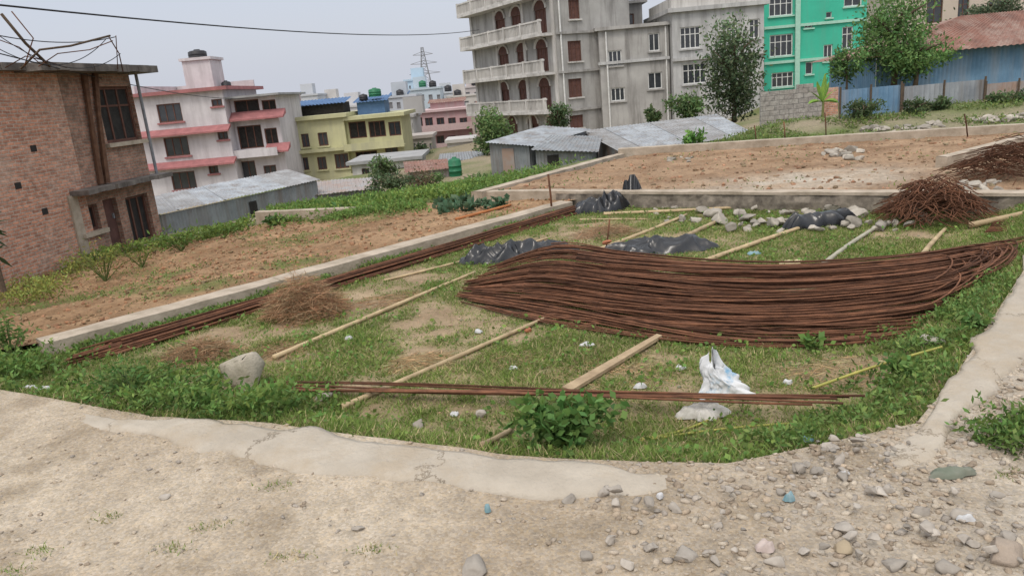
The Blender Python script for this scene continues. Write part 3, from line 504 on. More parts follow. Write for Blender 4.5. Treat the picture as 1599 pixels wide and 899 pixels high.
for i,(X,Y,y,mt,l) in enumerate(((660,136,131,GTANK,'small green water tank on the pale blue far block'),(742,133,152,BTANK,'dark water tank beside the grey apartment tower'),(715,150,137,BTANK,'dark water tank on the buff far house'),(676,136,131,BTANK,'dark water tank right of the small green one on the far block'),(625,150,112,BTANK,'dark water tank on the hazy grey blue house'),(754,134,152,BTANK,'second dark water tank beside the grey apartment tower, right one'),(700,143,161,BTANK,'dark water tank on the grey house right of the pylon'))): tank(l,X,Y,11,9,y,mt)
WHW=mk('white_wall',(.56,.54,.51),(.42,.40,.38),scale=.8,streak=(.31,.29,.27))
f=Fac(0,48); s0,s1=f.px(550,265)[0],f.px(655,265)[0]; building('low_building','low flat roofed white building in front of the yellow house','building',f,s0,s1,5,-3.6,f.px(600,253)[1],WHW,[(565,263,577,273),(590,262,603,272),(622,262,634,271)],ov=.3,th=.2,roof=GREYR)
# ------------------------------------------------------------------ grey apartment tower
GRY=mk('grey_plaster',(.43,.42,.40),(.31,.30,.285),scale=.5,streak=(.17,.16,.15)); CREAM=mk('cream_plaster',(.62,.60,.57),(.49,.475,.45),scale=.6,streak=(.28,.265,.245))
f=Fac(-1.6,72.3,-61.4); W=14.1; lev=[-2.0,.95,3.9,6.8,9.7,12.6]
r=thing('apartment_tower','tall grey apartment tower with white balconies and arched brown windows','building',(4,68,-3))
aw=[]
for k,row in enumerate((((800,191),(832,186),(862,184)),((788,148),(818,142),(851,140)),((786,87),(815,84),(846,79)),((780,28),(806,25),(843,18)))):
    for X,Y in row:
        s,z=f.px(X,Y); aw.append((s-.85,s+.85,lev[k]+.1,lev[k]+1.9))
b=MB(); wall_holes(b,f,0,W,-4,15,aw); g=Fac(*f.pt(W,0).xy,28.6); W2=7.2
sw=[g.rect(888,0,905,30),g.rect(887,64,908,96),g.rect(888,123,909,152),g.rect(890,180,911,200)]; wall_holes(b,g,0,W2,-4,15,sw)
b.quad(f.pt(0,-4,-W2),f.pt(0,-4),f.pt(0,15),f.pt(0,15,-W2)); b.quad(f.pt(W,-4,-W2),f.pt(0,-4,-W2),f.pt(0,15,-W2),f.pt(W,15,-W2)); b.quad(f.pt(0,15),f.pt(W,15),f.pt(W,15,-W2),f.pt(0,15,-W2))
b.build('wall',GRY,r)
for h in aw:
    q=win(r,f,h,BRNF,SHUT,3,1); c=(h[0]+h[1])/2; R=(h[1]-h[0])/2; p=MB(); p.v.append(f.pt(c,h[3],.02))
    for k in range(13): p.v.append(f.pt(c+R*math.cos(PI*k/12),h[3]+R*.8*math.sin(PI*k/12),.02))
    p.f+=[(0,k+1,k+2) for k in range(12)]; p.build('arch_pane',SHUT,q); p=MB()
    p.tube([f.pt(c+(R+.1)*math.cos(PI*k/12),h[3]+(R*.8+.1)*math.sin(PI*k/12),.04) for k in range(13)],.11,5); p.build('arch_trim',CREAM,q)
for h in sw: win(r,g,h,BRNF,SHUT,3,2,sill=CREAM)
for k,z in enumerate(lev[1:5]):
    b=MB(); b.fbox(f,-.2,W-.3,z-.22,z-.02,.005,1.25); q=b.build('balcony',CREAM,r); b=MB(); b.fbox(f,-.2,W-.3,z+.85,z+.97,1.05,1.22); b.fbox(f,-.2,W-.3,z-.015,z+.12,1.08,1.2); 
    for i in range(64): s=-.1+i*(W-.3)/63.5; b.fbox(f,s,s+.09,z+.12,z+.85,1.1,1.18)
    for i in range(6): s=-.2+i*(W-.3)/5.07; b.fbox(f,s,s+.22,z-.015,z+1.02,1.02,1.24)
    b.build('balustrade',CREAM,q)
    b=MB(); b.fbox(g,-.05,W2,z-.2,z-.02,.004,.18); b.build('floor_band',GRY,r)
for s in (0.,4.4,9.2,13.6): b=MB(); b.fbox(f,s,s+.35,-3.9,14.9,.004,.12); b.build('pilaster',CREAM,r)
b=MB(); b.tube([g.pt(.35,-3,.1),g.pt(.35,14.5,.1)],.07,6); b.build('drain_pipe',WHTF,r)
# ------------------------------------------------------------------ grey and white buildings
DGR=mk('dark_plaster',(.30,.295,.285),(.22,.215,.21),scale=.5,streak=(.15,.145,.14)); LGR=mk('light_plaster',(.52,.52,.51),(.40,.40,.395),scale=.5,streak=(.22,.215,.21))
f=Fac(0,67); building('rear_block','dark bare concrete block rising right behind the grey apartment tower','building',f,f.px(926,50)[0],f.px(1004,50)[0],8,-3,f.px(965,8)[1],DGR,[(942,20,958,38),(972,22,990,40)],ov=.4,th=.25)
f=Fac(0,61); s0,s1=f.px(938,120)[0],f.px(1046,120)[0]; z1=f.px(990,44)[1]
r=building('grey_block','bare grey plaster block with small windows left of the whitish block','building',f,s0,s1,9,-3,z1,GRY,[(1013,52,1030,80,2,1,WHTF),(1012,113,1034,139,2,1,WHTF),(950,79,971,103,3,1,WHTF),(954,137,976,158,3,1,WHTF)],ov=.3,th=.25,sill=GRY)
for Y in (95,): z=f.px(990,Y)[1]; b=MB(); b.fbox(f,s0-.15,s1,z-.12,z+.1,.004,.2); b.build('floor_band',LGR,r)
for X in (949,1041): a=f.px(X,120)[0]; b=MB(); b.tube([f.pt(a,-2.5,.1),f.pt(a,z1-.1,.1)],.07,6); b.build('drain_pipe',WHTF,r)
f=Fac(0,60.2); s0=s1+.1; s1=f.px(1193,90)[0]; z1=f.px(1120,14)[1]
r=building('white_block','whitish plaster block with two large white windows beside the green building','building',f,s0,s1,9,-3,z1,LGR,[(1062,42,1094,76,4,2,WHTF),(1066,99,1103,131,4,2,WHTF),(1128,36,1150,68,3,2,WHTF),(1132,94,1154,124,3,2,WHTF),(1170,30,1186,60,2,2,WHTF)],ov=.35,th=.3,sill=LGR)
z=f.px(1120,88)[1]; b=MB(); b.fbox(f,s0-.1,s1,z-.12,z+.12,.004,.25); b.build('floor_band',LGR,r); b=MB(); b.fbox(f,s0,s1,z1+.31,z1+1.1,-.2,0); b.fbox(f,s0,s0+.2,z1+.31,z1+1.1,-8.5,-.2); b.build('parapet',CREAM,r)
for X in (1060,1100,1140,1180):
    a=f.px(X,5)[0]; b=MB(); b.tube([f.pt(a,z1+1.1,-.1),f.pt(a+.05,z1+2.2,-.1)],.03,5); b.build('starter_rod',RUST,r)
# ------------------------------------------------------------------ green building
GRN=mk('green_paint',(.06,.48,.33),(.05,.41,.28),scale=.5,streak=(.09,.38,.27)); GRND=mk('pale_green_trim',(.38,.62,.51),(.32,.54,.44))
f=Fac(0,64); s0,s1=f.px(1193,60)[0],f.px(1352,60)[0]
r=building('green_building','bright turquoise green apartment building with white window frames','building',f,s0,s1,9,-3,15,GRN,[(1201,-4,1238,25,4,2,WHTF),(1202,54,1238,88,4,2,WHTF),(1205,113,1239,136,4,2,WHTF),(1318,-6,1346,10,2,1,WHTF),(1315,42,1332,76,2,2,WHTF),(1316,96,1332,124,2,2,WHTF),(1256,36,1269,44,2,1,WHTF),(1290,19,1299,28,1,1,WHTF),(1258,97,1269,116,1,1,WHTF),(1286,70,1300,96,2,1,WHTF)],sill=GRND)
for Y in (38,93,146): z=f.px(1270,Y)[1]; b=MB(); b.fbox(f,s0-.02,s1,z-.1,z+.12,.004,.16); b.build('floor_band',GRND,r)
a0=f.px(1240,60)[0]; b=MB(); b.fbox(f,a0,a0+.4,-3,14.9,.18,.3); b.build('pilaster',GRND,r)
BEI=mk('beige_paint',(.54,.46,.39),(.47,.40,.34),scale=.5)
f=Fac(0,74); building('beige_building','beige apartment building behind the rust roofed blue shed','building',f,f.px(1395,20)[0],f.px(1660,20)[0],9,-2,f.px(1500,-25)[1],BEI,[(1447,-2,1472,36,2,2),(1496,-6,1513,32,2,2),(1545,-10,1570,24,2,2)],sill=BEI)
# ------------------------------------------------------------------ blue shed and fences on the right
f=Fac(0,36); s0,s1=f.px(1368,110)[0],f.px(1760,90)[0]; z0=.6; z1=f.px(1480,76)[1]
r=thing('tin_shed','blue tin walled shed with rusty red brown roof at the right','shed',f.pt((s0+s1)/2,z0,-2))
b=MB(); b.corr(f.pt(s0,z0),f.pt(s1,z0),f.pt(s1,z1),f.pt(s0,z1),.2,.02); b.corr(f.pt(s0,z0,-5),f.pt(s0,z0),f.pt(s0,z1),f.pt(s0,z1,-5),.2,.02); b.build('wall',TINB,r)
pk=at(1600,16,39); rl=at(1500,40,39); b=MB(); b.corr(f.pt(s0-.7,z1-.1,.7),f.pt(s1,z1-.1,.7),V((s1,39,pk.z)),V((rl.x,39,pk.z)),.22,.025); b.quad(V((rl.x,39,pk.z)),f.pt(s0-.7,z1-.1,.7),f.pt(s0-.7,z1-.1,-6),V((rl.x,39,pk.z))); b.build('roof',TINR,r)
f=Fac(0,33); q=f.rect(1188,140,1284,196); b=MB(); b.fbox(f,q[0],q[1],-.3,q[3],-.15,0); b.fbox(f,q[0]+1.6,q[1]-.4,q[3],q[3]+.18,-.15,0); tag(b.build('block_wall',BLK),'grey concrete block wall standing right of the tin sheds','wall')
f=Fac(0,33.2); q=f.rect(1287,137,1309,178); b=MB(); b.fbox(f,q[0],q[1],-.1,q[3],-.12,0); tag(b.build('brick_pier',BRK),'small red brick wall piece between block wall and tin fence','wall')
for l,mt,R,y,zz in (('blue grey corrugated tin fence panel left of the hedge',TINB,(1311,137,1406,170),29.5,.3),('silver corrugated tin fence panel below the blue shed',TINL,(1409,130,1536,160),30,.4),('rusty corrugated tin fence panel at the right edge',TINM,(1538,127,1640,152),30.4,.5)):
    f=Fac(0,y); q=f.rect(*R); n=3; t=thing('tin_fence',l,'fence',f.pt((q[0]+q[1])/2,zz))
    b=MB(); b.corr(f.pt(q[0],zz),f.pt(q[1],zz),f.pt(q[1],q[3]),f.pt(q[0],q[3]),.2,.022); b.build('sheet',mt,t)
    for i in range(n): s=q[0]+(q[1]-q[0])*i/(n-1); b=MB(); b.tube([f.pt(s,zz-.2,.06),f.pt(s,q[3]+.12,.06)],.04,6); b.build('post',BARK,t)
# ------------------------------------------------------------------ tin sheds mid
def shed(label,FL,FR,BR,BL,zb,wm,rm,door=None):
    r=thing('tin_shed',label,'shed',((FL.x+FR.x)/2,(FL.y+BL.y)/2,zb)); dn=lambda p:V((p.x,p.y,zb)); ov=lambda p,q:p+(p-q).normalized()*.25
    b=MB(); b.corr(dn(FL),dn(FR),FR-V((0,0,.06)),FL-V((0,0,.06)),.16,.016); b.corr(dn(BL),dn(FL),FL-V((0,0,.06)),BL-V((0,0,.06)),.16,.016); b.corr(dn(FR),dn(BR),BR-V((0,0,.06)),FR-V((0,0,.06)),.16,.016); b.build('wall',wm,r)
    a,c_,d_,e=ov(FL,FR)+V((0,-.3,-.02)),ov(FR,FL)+V((0,-.3,-.02)),ov(BR,BL)+V((0,.2,.03)),ov(BL,BR)+V((0,.2,.03)); n=max(2,int((c_-a).length/1.1))
    for i in range(n):
        u,w=i/n,(i+1)/n+.015; b=MB(); h=V((0,0,.012*(i%2)+random.uniform(0,.02))); b.corr(a.lerp(c_,u)+h,a.lerp(c_,w)+h,e.lerp(d_,w)+h,e.lerp(d_,u)+h,.18,.02); ti=random.randrange(3); b.build('roof_sheet',mk('roof_tin_%d'%ti,*[((.42,.45,.475),(.26,.28,.305)),((.34,.365,.39),(.19,.205,.225)),((.38,.39,.40),(.22,.215,.21))][ti],scale=.9,rough=.5,metal=.15,streak=(.20,.175,.155)) if rm is TINL else rm,r)
    if door:
        a,c=FL.lerp(FR,door[0]),FL.lerp(FR,door[1]); o=V((0,-.05,0)); b=MB(); b.quad(dn(a)+o,dn(c)+o,V((c.x,c.y,FL.z-.35))+o,V((a.x,a.y,FL.z-.35))+o); b.build('door',DARK if len(door)>2 else TINM,r)
    return r
shed('tall grey tin shed with plain front, leftmost of the middle sheds',at(764,222,37),at(826,227,36),at(916,203,41),at(855,198,42),-2.2,TIN,TINL,(.3,.6))
shed('small tin lean-to between the tall shed and the wide roof',at(836,233,35),at(924,236,35.5),at(932,214,38.5),at(868,213,38.5),-2.2,TIN,TIN,(.2,.4,1))
shed('wide tin shed with broad pale sheet roof beside the block wall',at(985,241,33.5),at(1166,209,36),at(1112,181,43),at(914,205,42),-2.0,TINM,TINL)
shed('long low grey tin shed in front of the pale pink house',at(250,333,28),at(494,281,36),at(440,268,38.5),at(222,312,31),-2.3,TIN,TINL,(.5,.55,1))
shed('low shed with rusty sheet roof right of the long grey shed',at(492,303,36),at(588,293,37),at(576,279,40.5),at(490,285,40),-2.5,TIN,TINM)
shed('little dark roofed shed beside the green water drum',at(640,268,40),at(700,262,41),at(690,250,44),at(636,254,44),-3,TINM,TINR)
shed('small grey roofed shed behind the green water drum',at(690,252,48),at(760,246,49),at(752,236,53),at(692,241,53),-3.5,TIN,TIN)
b=MB(); c=at(712,275,37); b.cyl((c.x,c.y,c.z),.32,.75,16,dome=.15); tag(b.build('water_tank',GTANK,None,True),'green water drum standing on the ground left of the tin sheds','water tank')
# ------------------------------------------------------------------ pylon
b=MB(); base=at(670,172,250); top=at(664,74,250); h=top.z-base.z
def pyl(t,k):
    w=2.6*(1-t)**1.2+.35; return V((base.x+w*(1 if k in(0,3) else -1),base.y+w*(1 if k<2 else -1),base.z+h*t))
ts=[0,.18,.34,.48,.6,.7,.79,.87,.94,1]
for k in range(4): b.tube([pyl(t,k) for t in ts],.14,4)
for t0,t1 in zip(ts[:-1],ts[1:]):
    for k in range(4): b.tube([pyl(t0,k),pyl(t1,(k+1)%4)],.08,4); b.tube([pyl(t1,k),pyl(t1,(k+1)%4)],.08,4)
for t,w in ((.58,5),(.74,4.3),(.88,3.2)):
    c=V((base.x,base.y,base.z+h*t))
    for sg in (-1,1): b.tube([c,c+V((sg*w,0,.2))],.12,4); b.tube([c+V((0,0,1.1)),c+V((sg*w,0,.2))],.09,4)
tag(b.build('electric_pylon',STEEL),'grey steel lattice electricity pylon on the skyline','pylon')
# ------------------------------------------------------------------ trees and shrubs
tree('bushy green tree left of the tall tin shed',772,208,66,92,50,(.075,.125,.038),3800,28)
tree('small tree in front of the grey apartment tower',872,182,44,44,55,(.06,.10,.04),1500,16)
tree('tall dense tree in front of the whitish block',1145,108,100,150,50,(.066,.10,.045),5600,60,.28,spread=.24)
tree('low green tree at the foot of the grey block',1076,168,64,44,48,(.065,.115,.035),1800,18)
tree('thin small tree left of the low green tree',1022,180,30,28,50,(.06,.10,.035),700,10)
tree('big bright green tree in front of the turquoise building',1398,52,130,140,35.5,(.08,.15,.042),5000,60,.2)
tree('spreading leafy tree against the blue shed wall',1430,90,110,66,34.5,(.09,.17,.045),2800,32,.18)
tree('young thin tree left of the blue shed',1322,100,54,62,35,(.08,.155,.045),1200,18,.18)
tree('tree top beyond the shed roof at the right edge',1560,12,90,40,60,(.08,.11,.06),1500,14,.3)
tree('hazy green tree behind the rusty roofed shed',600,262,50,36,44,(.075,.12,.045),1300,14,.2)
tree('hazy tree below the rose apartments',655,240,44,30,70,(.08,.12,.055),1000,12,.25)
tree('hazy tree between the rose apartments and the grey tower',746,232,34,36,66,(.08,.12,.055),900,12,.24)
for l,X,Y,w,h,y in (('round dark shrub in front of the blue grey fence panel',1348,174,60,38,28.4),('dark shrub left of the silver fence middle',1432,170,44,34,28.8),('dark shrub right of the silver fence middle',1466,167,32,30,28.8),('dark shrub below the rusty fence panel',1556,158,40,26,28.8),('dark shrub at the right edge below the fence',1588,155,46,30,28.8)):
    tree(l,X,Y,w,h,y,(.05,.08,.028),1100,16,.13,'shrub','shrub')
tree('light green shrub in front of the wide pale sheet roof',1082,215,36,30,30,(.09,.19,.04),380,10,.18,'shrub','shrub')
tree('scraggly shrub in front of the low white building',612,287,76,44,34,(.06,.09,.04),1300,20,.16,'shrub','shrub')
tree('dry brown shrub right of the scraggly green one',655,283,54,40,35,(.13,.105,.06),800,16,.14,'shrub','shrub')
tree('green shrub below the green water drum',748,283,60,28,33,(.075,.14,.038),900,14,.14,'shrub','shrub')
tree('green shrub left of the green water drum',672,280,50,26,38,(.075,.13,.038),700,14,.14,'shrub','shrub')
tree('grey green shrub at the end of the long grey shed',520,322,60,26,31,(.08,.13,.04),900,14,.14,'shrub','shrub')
c=at(1284,190,31); r=thing('banana_plant','small banana plant with upright yellow green leaves by the block wall','plant',(c.x,c.y,c.z))
b=MB(); b.tube([c,c+V((.03,0,.9))],[.06,.04],7); b.build('stem',mk('banana_stem',(.2,.22,.08)),r)
for k,(dx,hh) in enumerate(((.08,1.15),(-.55,.75),(.5,.7),(-.25,.95),(.28,.9),(-.6,.3),(.62,.25))):
    b=MB(); 
    for i in range(6):
        t=i/5; w=.12*math.sin(PI*(.1+.85*t)); cc=c+V((dx*t,.1*math.sin(k*2.)*t,.8+hh*t-.55*abs(dx)*t*t)); b.v+=[cc+V((-w,.02,w*.5 if dx<0 else -w*.5)),cc+V((0,-.05,.0)),cc+V((w,.02,w*-.5 if dx<0 else w*.5))]
    for i in range(5):
        for j in range(2): q=i*3+j; b.f.append((q,q+1,q+4,q+3))
    b.build('leaf',mk('banana_leaf',(.21,.34,.06),(.13,.25,.05)),r)
c=at(6,455,13.5); r=thing('tall_plant','dark spiky leaved plant at the left edge before the brick wall','plant',c); b=MB(); b.tube([c,c+V((.02,0,.7)),c+V((-.05,0,1.5))],[.05,.04,.02],6); b.build('stem',BARK,r)
n=60; hh=rng.uniform(.6,1.6,n); leafmesh('foliage',np.stack([c.x-.04+rng.normal(0,.06,n),c.y+rng.normal(0,.06,n),c.z+hh],1),.4,lcol((.04,.07,.03),n),r,.16,.1)
# ------------------------------------------------------------------ rebar
def rod(pts,r,label,group,name='steel_rod'):
    b=MB(); b.tube(pts,r,6); return tag(b.build(name,RUST,None,True),label,'steel rod',group)
def cat(pts,t):
    n=len(pts)-1; t=t*n; i=min(max(int(t),0),n-1); u=t-i; p0,p1,p2,p3=pts[max(i-1,0)],pts[i],pts[i+1],pts[min(i+2,n)]
    return .5*((2*p1)+(p2-p0)*u+(2*p0-5*p1+4*p2-p3)*u*u+(3*p1-p0-3*p2+p3)*u**3)
crest=[.12,.34,.42,.44,.44,.42,.36,.26]
FR=[P(x,y,.03) for x,y in ((715,468),(830,495),(960,517),(1090,531),(1220,534),(1340,526),(1455,508),(1575,466))]
BK=[P(x,y,z) for (x,y),z in zip(((745,428),(862,394),(980,406),(1100,418),(1220,422),(1340,416),(1460,403),(1610,376)),crest)]
def pile(t,a,dz=0):
    p,q=cat(FR,t),cat(BK,t); o=p.lerp(q,a); h=math.sin(min(max(a,0),1.4)*PI/2)**.8 if a>0 else 0; o.z=max(.02,.03+(q.z-.03)*h+dz); return o
GP='rusty rods of the big bent pile'; LP='rusty ribbed steel rod in the big bent pile across the plot'
BUN=[(( j+.5)/19*1.1-.03,random.gauss(0,.10),random.gauss(0,.03),random.uniform(0,6),random.uniform(-.03,.035),random.uniform(0,.07),random.uniform(.84,1.0)) for j in range(19)]
for i in range(192):
    layer=0 if i<171 else 1; a0,da,wob,ph,bz,b0,b1=BUN[i%19]
    if layer: a0=(i-171+.5)/21*1.08; da=random.gauss(0,.05); bz=0
    a0+=random.gauss(0,.032); da+=random.gauss(0,.05)
    t0=b0+random.uniform(-.05,.08)+.10*max(0,a0-.5); t1=min(1.06,b1+random.uniform(-.08,.10)); dz=bz+random.uniform(-.02,.024)-.045*layer
    n=26; p2=random.uniform(0,6); pts=[pile(t0+(t1-t0)*k/n,a0+da*(k/n-.5)*2+wob*math.sin(ph+4.5*k/n)+.010*math.sin(p2+9*k/n),dz+.013*math.sin(p2*2+7*k/n)) for k in range(n+1)]
    rod(pts,random.choice((.0095,.0105,.0115)),LP,GP)
GH='hairpin bent rods of the big pile'
for i in range(20):
    a0=random.uniform(.12,.5); a1=a0+random.uniform(.3,.6); tb=random.uniform(.84,.95); dz=.06+.05*random.random(); w=random.uniform(-.14,.14); ex=random.uniform(.02,.06)
    pts=[pile(.12+(tb-.12)*k/22,a0+w*(1-k/22)+.015*math.sin(k*.3+i),dz) for k in range(23)]
    am=(a0+a1)/2; ra=(a1-a0)/2; pts[-1]=pile(tb,am-ra,dz)
    pts+=[pile(tb+ex*math.sin(q),am-ra*math.cos(q),dz+.02) for q in [PI*k/9 for k in range(1,9)]]
    pts+=[pile(tb-(tb-.2)*k/22,a1+w*k/22+.02*math.sin(k*.2)*k/22,dz+.01) for k in range(23)]
    rod(pts,.0105,'rusty steel rod bent back in a hairpin at the right end of the big pile',GH)
GB='rusty rods of the long straight bundle'
a,c=P(108,564,.03),P(915,322,.03); d=(c-a).normalized(); q=V((-d.y,d.x,0))
for i in range(46):
    o=random.gauss(0,.10)-.16; o2=o+random.gauss(0,.07)-.08; z=.04+.13*math.exp(-((o+.16)/.12)**2)*random.random()**.7; st=random.uniform(-.1,.8); en=random.uniform(-1.0,.2); n=14; p2=random.uniform(0,6)
    pts=[]
    for k in range(n+1):
        t=k/n; p=(a+d*st).lerp(c+d*en,t)+q*(o*(1-t)+o2*t+.04*math.sin(p2+4*t)); p.z=z+.010*math.sin(p2+11*t)+max(0,float(Gp(p.x,p.y)))*.7; pts.append(p)
    rod(pts,.0135,'rusty steel rod in the long straight bundle beside the left concrete strip',GB)
for i in range(7):
    a=P(415+random.uniform(-8,35),596+i*2.2,.06); c=P(1385-random.uniform(0,60)-i*14,627+random.uniform(-9,5),.24); n=12
    rod([V((p.x,p.y,p.z+.02*math.sin(k*.5+i))) for k,p in ((k,a.lerp(c,k/n)) for k in range(n+1))],.0115,'rusty steel rod lying loose across the front of the plot','loose rods across the front')
for l,X0,Y0,X1,Y1,r,zt in (('thin upright rusty rod in front of the long bundle by the tarp',945,392,952,342,.014,0),('tall upright rod with bent top at the far end of the long bundle',862,335,856,272,.025,0),('thin rusty stake standing at the far field edge near the block wall',1181,222,1178,196,.02,0),('rusty stake at the far field edge, second from the block wall',1226,222,1224,190,.02,0),('rusty stake right of the second on the far field edge',1290,214,1288,176,.02,0),('pair of bent stakes beside the rod heap on the brown field',1512,210,1506,178,.02,0)):
    p=Pg(X0,Y0); tp=at(X1,Y1,p.y); b=MB(); b.tube([p-V((0,0,.05)),p.lerp(tp,.5)+V((.01,0,0)),tp],r,6); tag(b.build('iron_stake',RUST,None,True),l,'stake')
def tangle(label,c,rx,ry,h,n,seed,L=.9):
    rr=random.Random(seed); b=MB()
    for i in range(n):
        a=rr.uniform(0,6.28); q=rr.random()**.5*.9; x,y=q*rx*math.cos(a),q*ry*math.sin(a); z=h*(1-q*q)*rr.uniform(.55,1.)+.03; th=rr.uniform(0,6.28); l=rr.uniform(.5,1)*L; cv=rr.uniform(-1.2,1.2); pts=[]
        for k in range(7):
            t=(k/6-.5)*l; pts.append(V((c.x+x+t*math.cos(th+cv*t),c.y+y+t*math.sin(th+cv*t),max(c.z+.02,c.z+z-abs(t)*h*.45/max(rx,.1)+rr.uniform(-.02,.02)))))
        b.tube(pts,.008,4)
    b2=b.build('rod_heap',RUST,None,True); return tag(b2,label,'heap of rods')
tangle('domed heap of tangled rusty rod offcuts on the wall behind the pile',V((7.75,13.15,.05)),.88,.8,.78,420,3)
c=P(1560,285,.36); tangle('long heap of tangled rusty rods on the brown field at the right edge',V((c.x+1.3,c.y+.7,.36)),1.7,1.2,.85,480,5,1.3)
for i in range(10):
    a=P(1538+i*2,362-i*2.2,.15); c=a+V((3.2,-.9+.07*i,.1)); rod([a,a.lerp(c,.5)+V((0,0,.02)),c],.013,'rusty steel rod in the short bundle at the right edge above the pile','short bundle at the right edge')
# ------------------------------------------------------------------ bamboo and timber
def bamboo(label,X0,Y0,X1,Y1,r=.04,mat=None,z0=0,z1=0,name='bamboo_pole',catg='bamboo pole'):
    a,c=Pg(X0,Y0),Pg(X1,Y1); a.z+=r+z0; c.z+=r+z1; L=(c-a).length; pts=[];rr=[]; n=max(2,int(L/.38)); bow=random.uniform(-.07,.07); q=V((-(c-a).y,(c-a).x,0)).normalized()
    for k in range(n):
        for u,f in ((0,1.),(.05,1.14),(.1,1.),(.55,.97)):
            t=(k+u)/n; pts.append(a.lerp(c,t)+q*bow*math.sin(PI*t)); rr.append(r*f*(1-.25*t))
    pts.append(c); rr.append(r*.75); b=MB(); b.tube(pts,rr,8); return tag(b.build(name,mat or BAMB,None,True),label,catg)
bamboo('long pale bamboo pole between the brown hay heap and the big pile',428,562,742,428,.035)
bamboo('long pale bamboo pole running under the loose front rods',535,640,852,500,.033)
bamboo('pale bamboo pole lying flat behind the tarp near the far tarp',943,337,1147,327,.042)
bamboo('pale bamboo pole left of the far tarp, slanting toward the big pile',935,393,1072,338,.04)
bamboo('short thick bamboo pole leaning toward the far black sheet',1062,378,1124,320,.05)
bamboo('long bamboo pole running from the rubble to the crest of the pile',1098,412,1302,312,.042)
bamboo('greyish bamboo pole right of the rubble behind the pile crest',1283,418,1382,350,.038,mk('grey_bamboo',(.42,.40,.32),(.3,.28,.22)))
bamboo('short bamboo pole just left of the right end of the pile',1440,402,1476,361,.042)
bamboo('pale bamboo pole at the right edge below the rod heap',1512,357,1640,328,.055)
bamboo('thin bamboo pole lying along the long rod bundle',600,440,860,372,.022)
bamboo('slim bamboo pole running back from the end of the long bundle',905,345,1010,318,.025)
bamboo('orange painted pole lying on the concrete strip by the cabbages',712,345,798,322,.04,mk('orange_paint',(.42,.17,.065),(.33,.13,.05)))
bamboo('yellow green bamboo stick near the right kerb',1268,613,1470,556,.015,BAMBY,.03,.08)
bamboo('yellow green bamboo stick in the grass right of the leafy bush',985,690,1112,655,.013,BAMBY)
bamboo('second yellow green bamboo stick, lower one right of the leafy bush',1000,690,1240,662,.012,BAMBY)
bamboo('short bamboo stub beside the leafy bush at the front kerb',752,700,800,672,.028)
a,c=Pg(886,614),Pg(1030,531); d=(c-a).normalized(); q=V((-d.y,d.x,0))*.065; b=MB(); b.hexa([a-q+V((0,0,.02)),a+q+V((0,0,.02)),c+q*.55+V((0,0,.03)),c-q*.55+V((0,0,.03))][::-1],[a-q+V((0,0,.055)),a+q+V((0,0,.06)),c+q*.55+V((0,0,.075)),c-q*.55+V((0,0,.07))][::-1]); tag(b.build('wood_plank',mk('pale_plank',(.46,.35,.22),(.29,.21,.13),scale=5,bump=.6,bscale=18)),'flat pale wooden plank between the front rods and the big pile','plank')
# ------------------------------------------------------------------ plastic sheets
def crumple(name,label,catg,px,py,w,hpx,ht,mat,seed,rot=0,fq=5.,peak=0,nr=40,nt=170,smooth=False):
    p=Pg(px,py); k=(p-CAM).length/1155; rx=w/2*k; ry=hpx/2*k*2.2; r_,t_=np.meshgrid(np.linspace(0,1,nr)**.8,np.linspace(0,2*PI,nt,endpoint=False),indexing='ij')
    R=r_*(.55+.9*fbm(np.cos(t_)*1.8+seed,np.sin(t_)*1.8+seed,seed,3)); x=R*np.cos(t_)*rx; y=R*np.sin(t_)*ry; ca,sa=math.cos(rot),math.sin(rot); X=p.x+ca*x-sa*y; Y=p.y+sa*x+ca*y
    wx=X+.5*fbm(X*1.6,Y*1.6,seed+7,2); wy=Y+.5*fbm(X*1.6,Y*1.6,seed+9,2)
    u=wx*.82+wy*.57; v=wy*.82-wx*.57
    rid=1-np.abs(2*vn(u*fq*.45,v*fq*1.1,seed)-1); rid2=1-np.abs(2*vn(v*fq*.7,u*fq*1.9,seed+3)-1); rid3=1-np.abs(2*vn(u*fq*2.6,v*fq*1.9,seed+5)-1); lo=fbm(X*1.3,Y*1.3,seed+11,2)
    z=ht*((1-r_**3)*(.1+.8*lo)*(.5+.55*rid**1.2)+(1-r_**8)*(.34*rid**1.5+.26*rid2**1.5+.10*rid3))+.012
    Vs=np.stack([X,Y,z+GA(X.ravel(),Y.ravel()).reshape(X.shape)],-1).reshape(-1,3); ix=np.arange(nr*nt).reshape(nr,nt); f=np.stack([ix[:-1],ix[1:],np.roll(ix,-1,1)[1:],np.roll(ix,-1,1)[:-1]],-1).reshape(-1,4)
    return tag(npmesh(name,Vs,f,mat,None,None,smooth),label,catg)
crumple('plastic_sheet','crumpled black plastic sheet at the left end of the big pile','plastic sheet',808,402,165,26,.30,PLAST,3,.1,4.2,smooth=True)
crumple('plastic_sheet','crumpled black plastic sheet lying behind the pile crest by the upright rod','plastic sheet',1035,390,175,34,.26,PLAST,8,0,4.2,smooth=True)
crumple('plastic_sheet','crumpled black plastic sheet at the far end of the long bundle','plastic sheet',948,328,105,20,.48,PLAST,12,.3,3,smooth=True)
crumple('plastic_sheet','small black plastic sheet among the pale rubble stones','plastic sheet',1285,324,110,12,.32,PLAST,17,0,3.2,smooth=True)
SACK=mk('sack',(.66,.67,.68),(.20,.38,.54),scale=3.2,rough=.75); cr=[n for n in MATS['sack'].node_tree.nodes if n.type=='VALTORGB'][0].color_ramp; cr.elements[0].position=.36; cr.elements[1].position=.46
p=Pg(1130,616); nt,nr=60,22; t_,h_=np.meshgrid(np.linspace(0,2*PI,nt,endpoint=False),np.linspace(0,1,nr),indexing='xy')
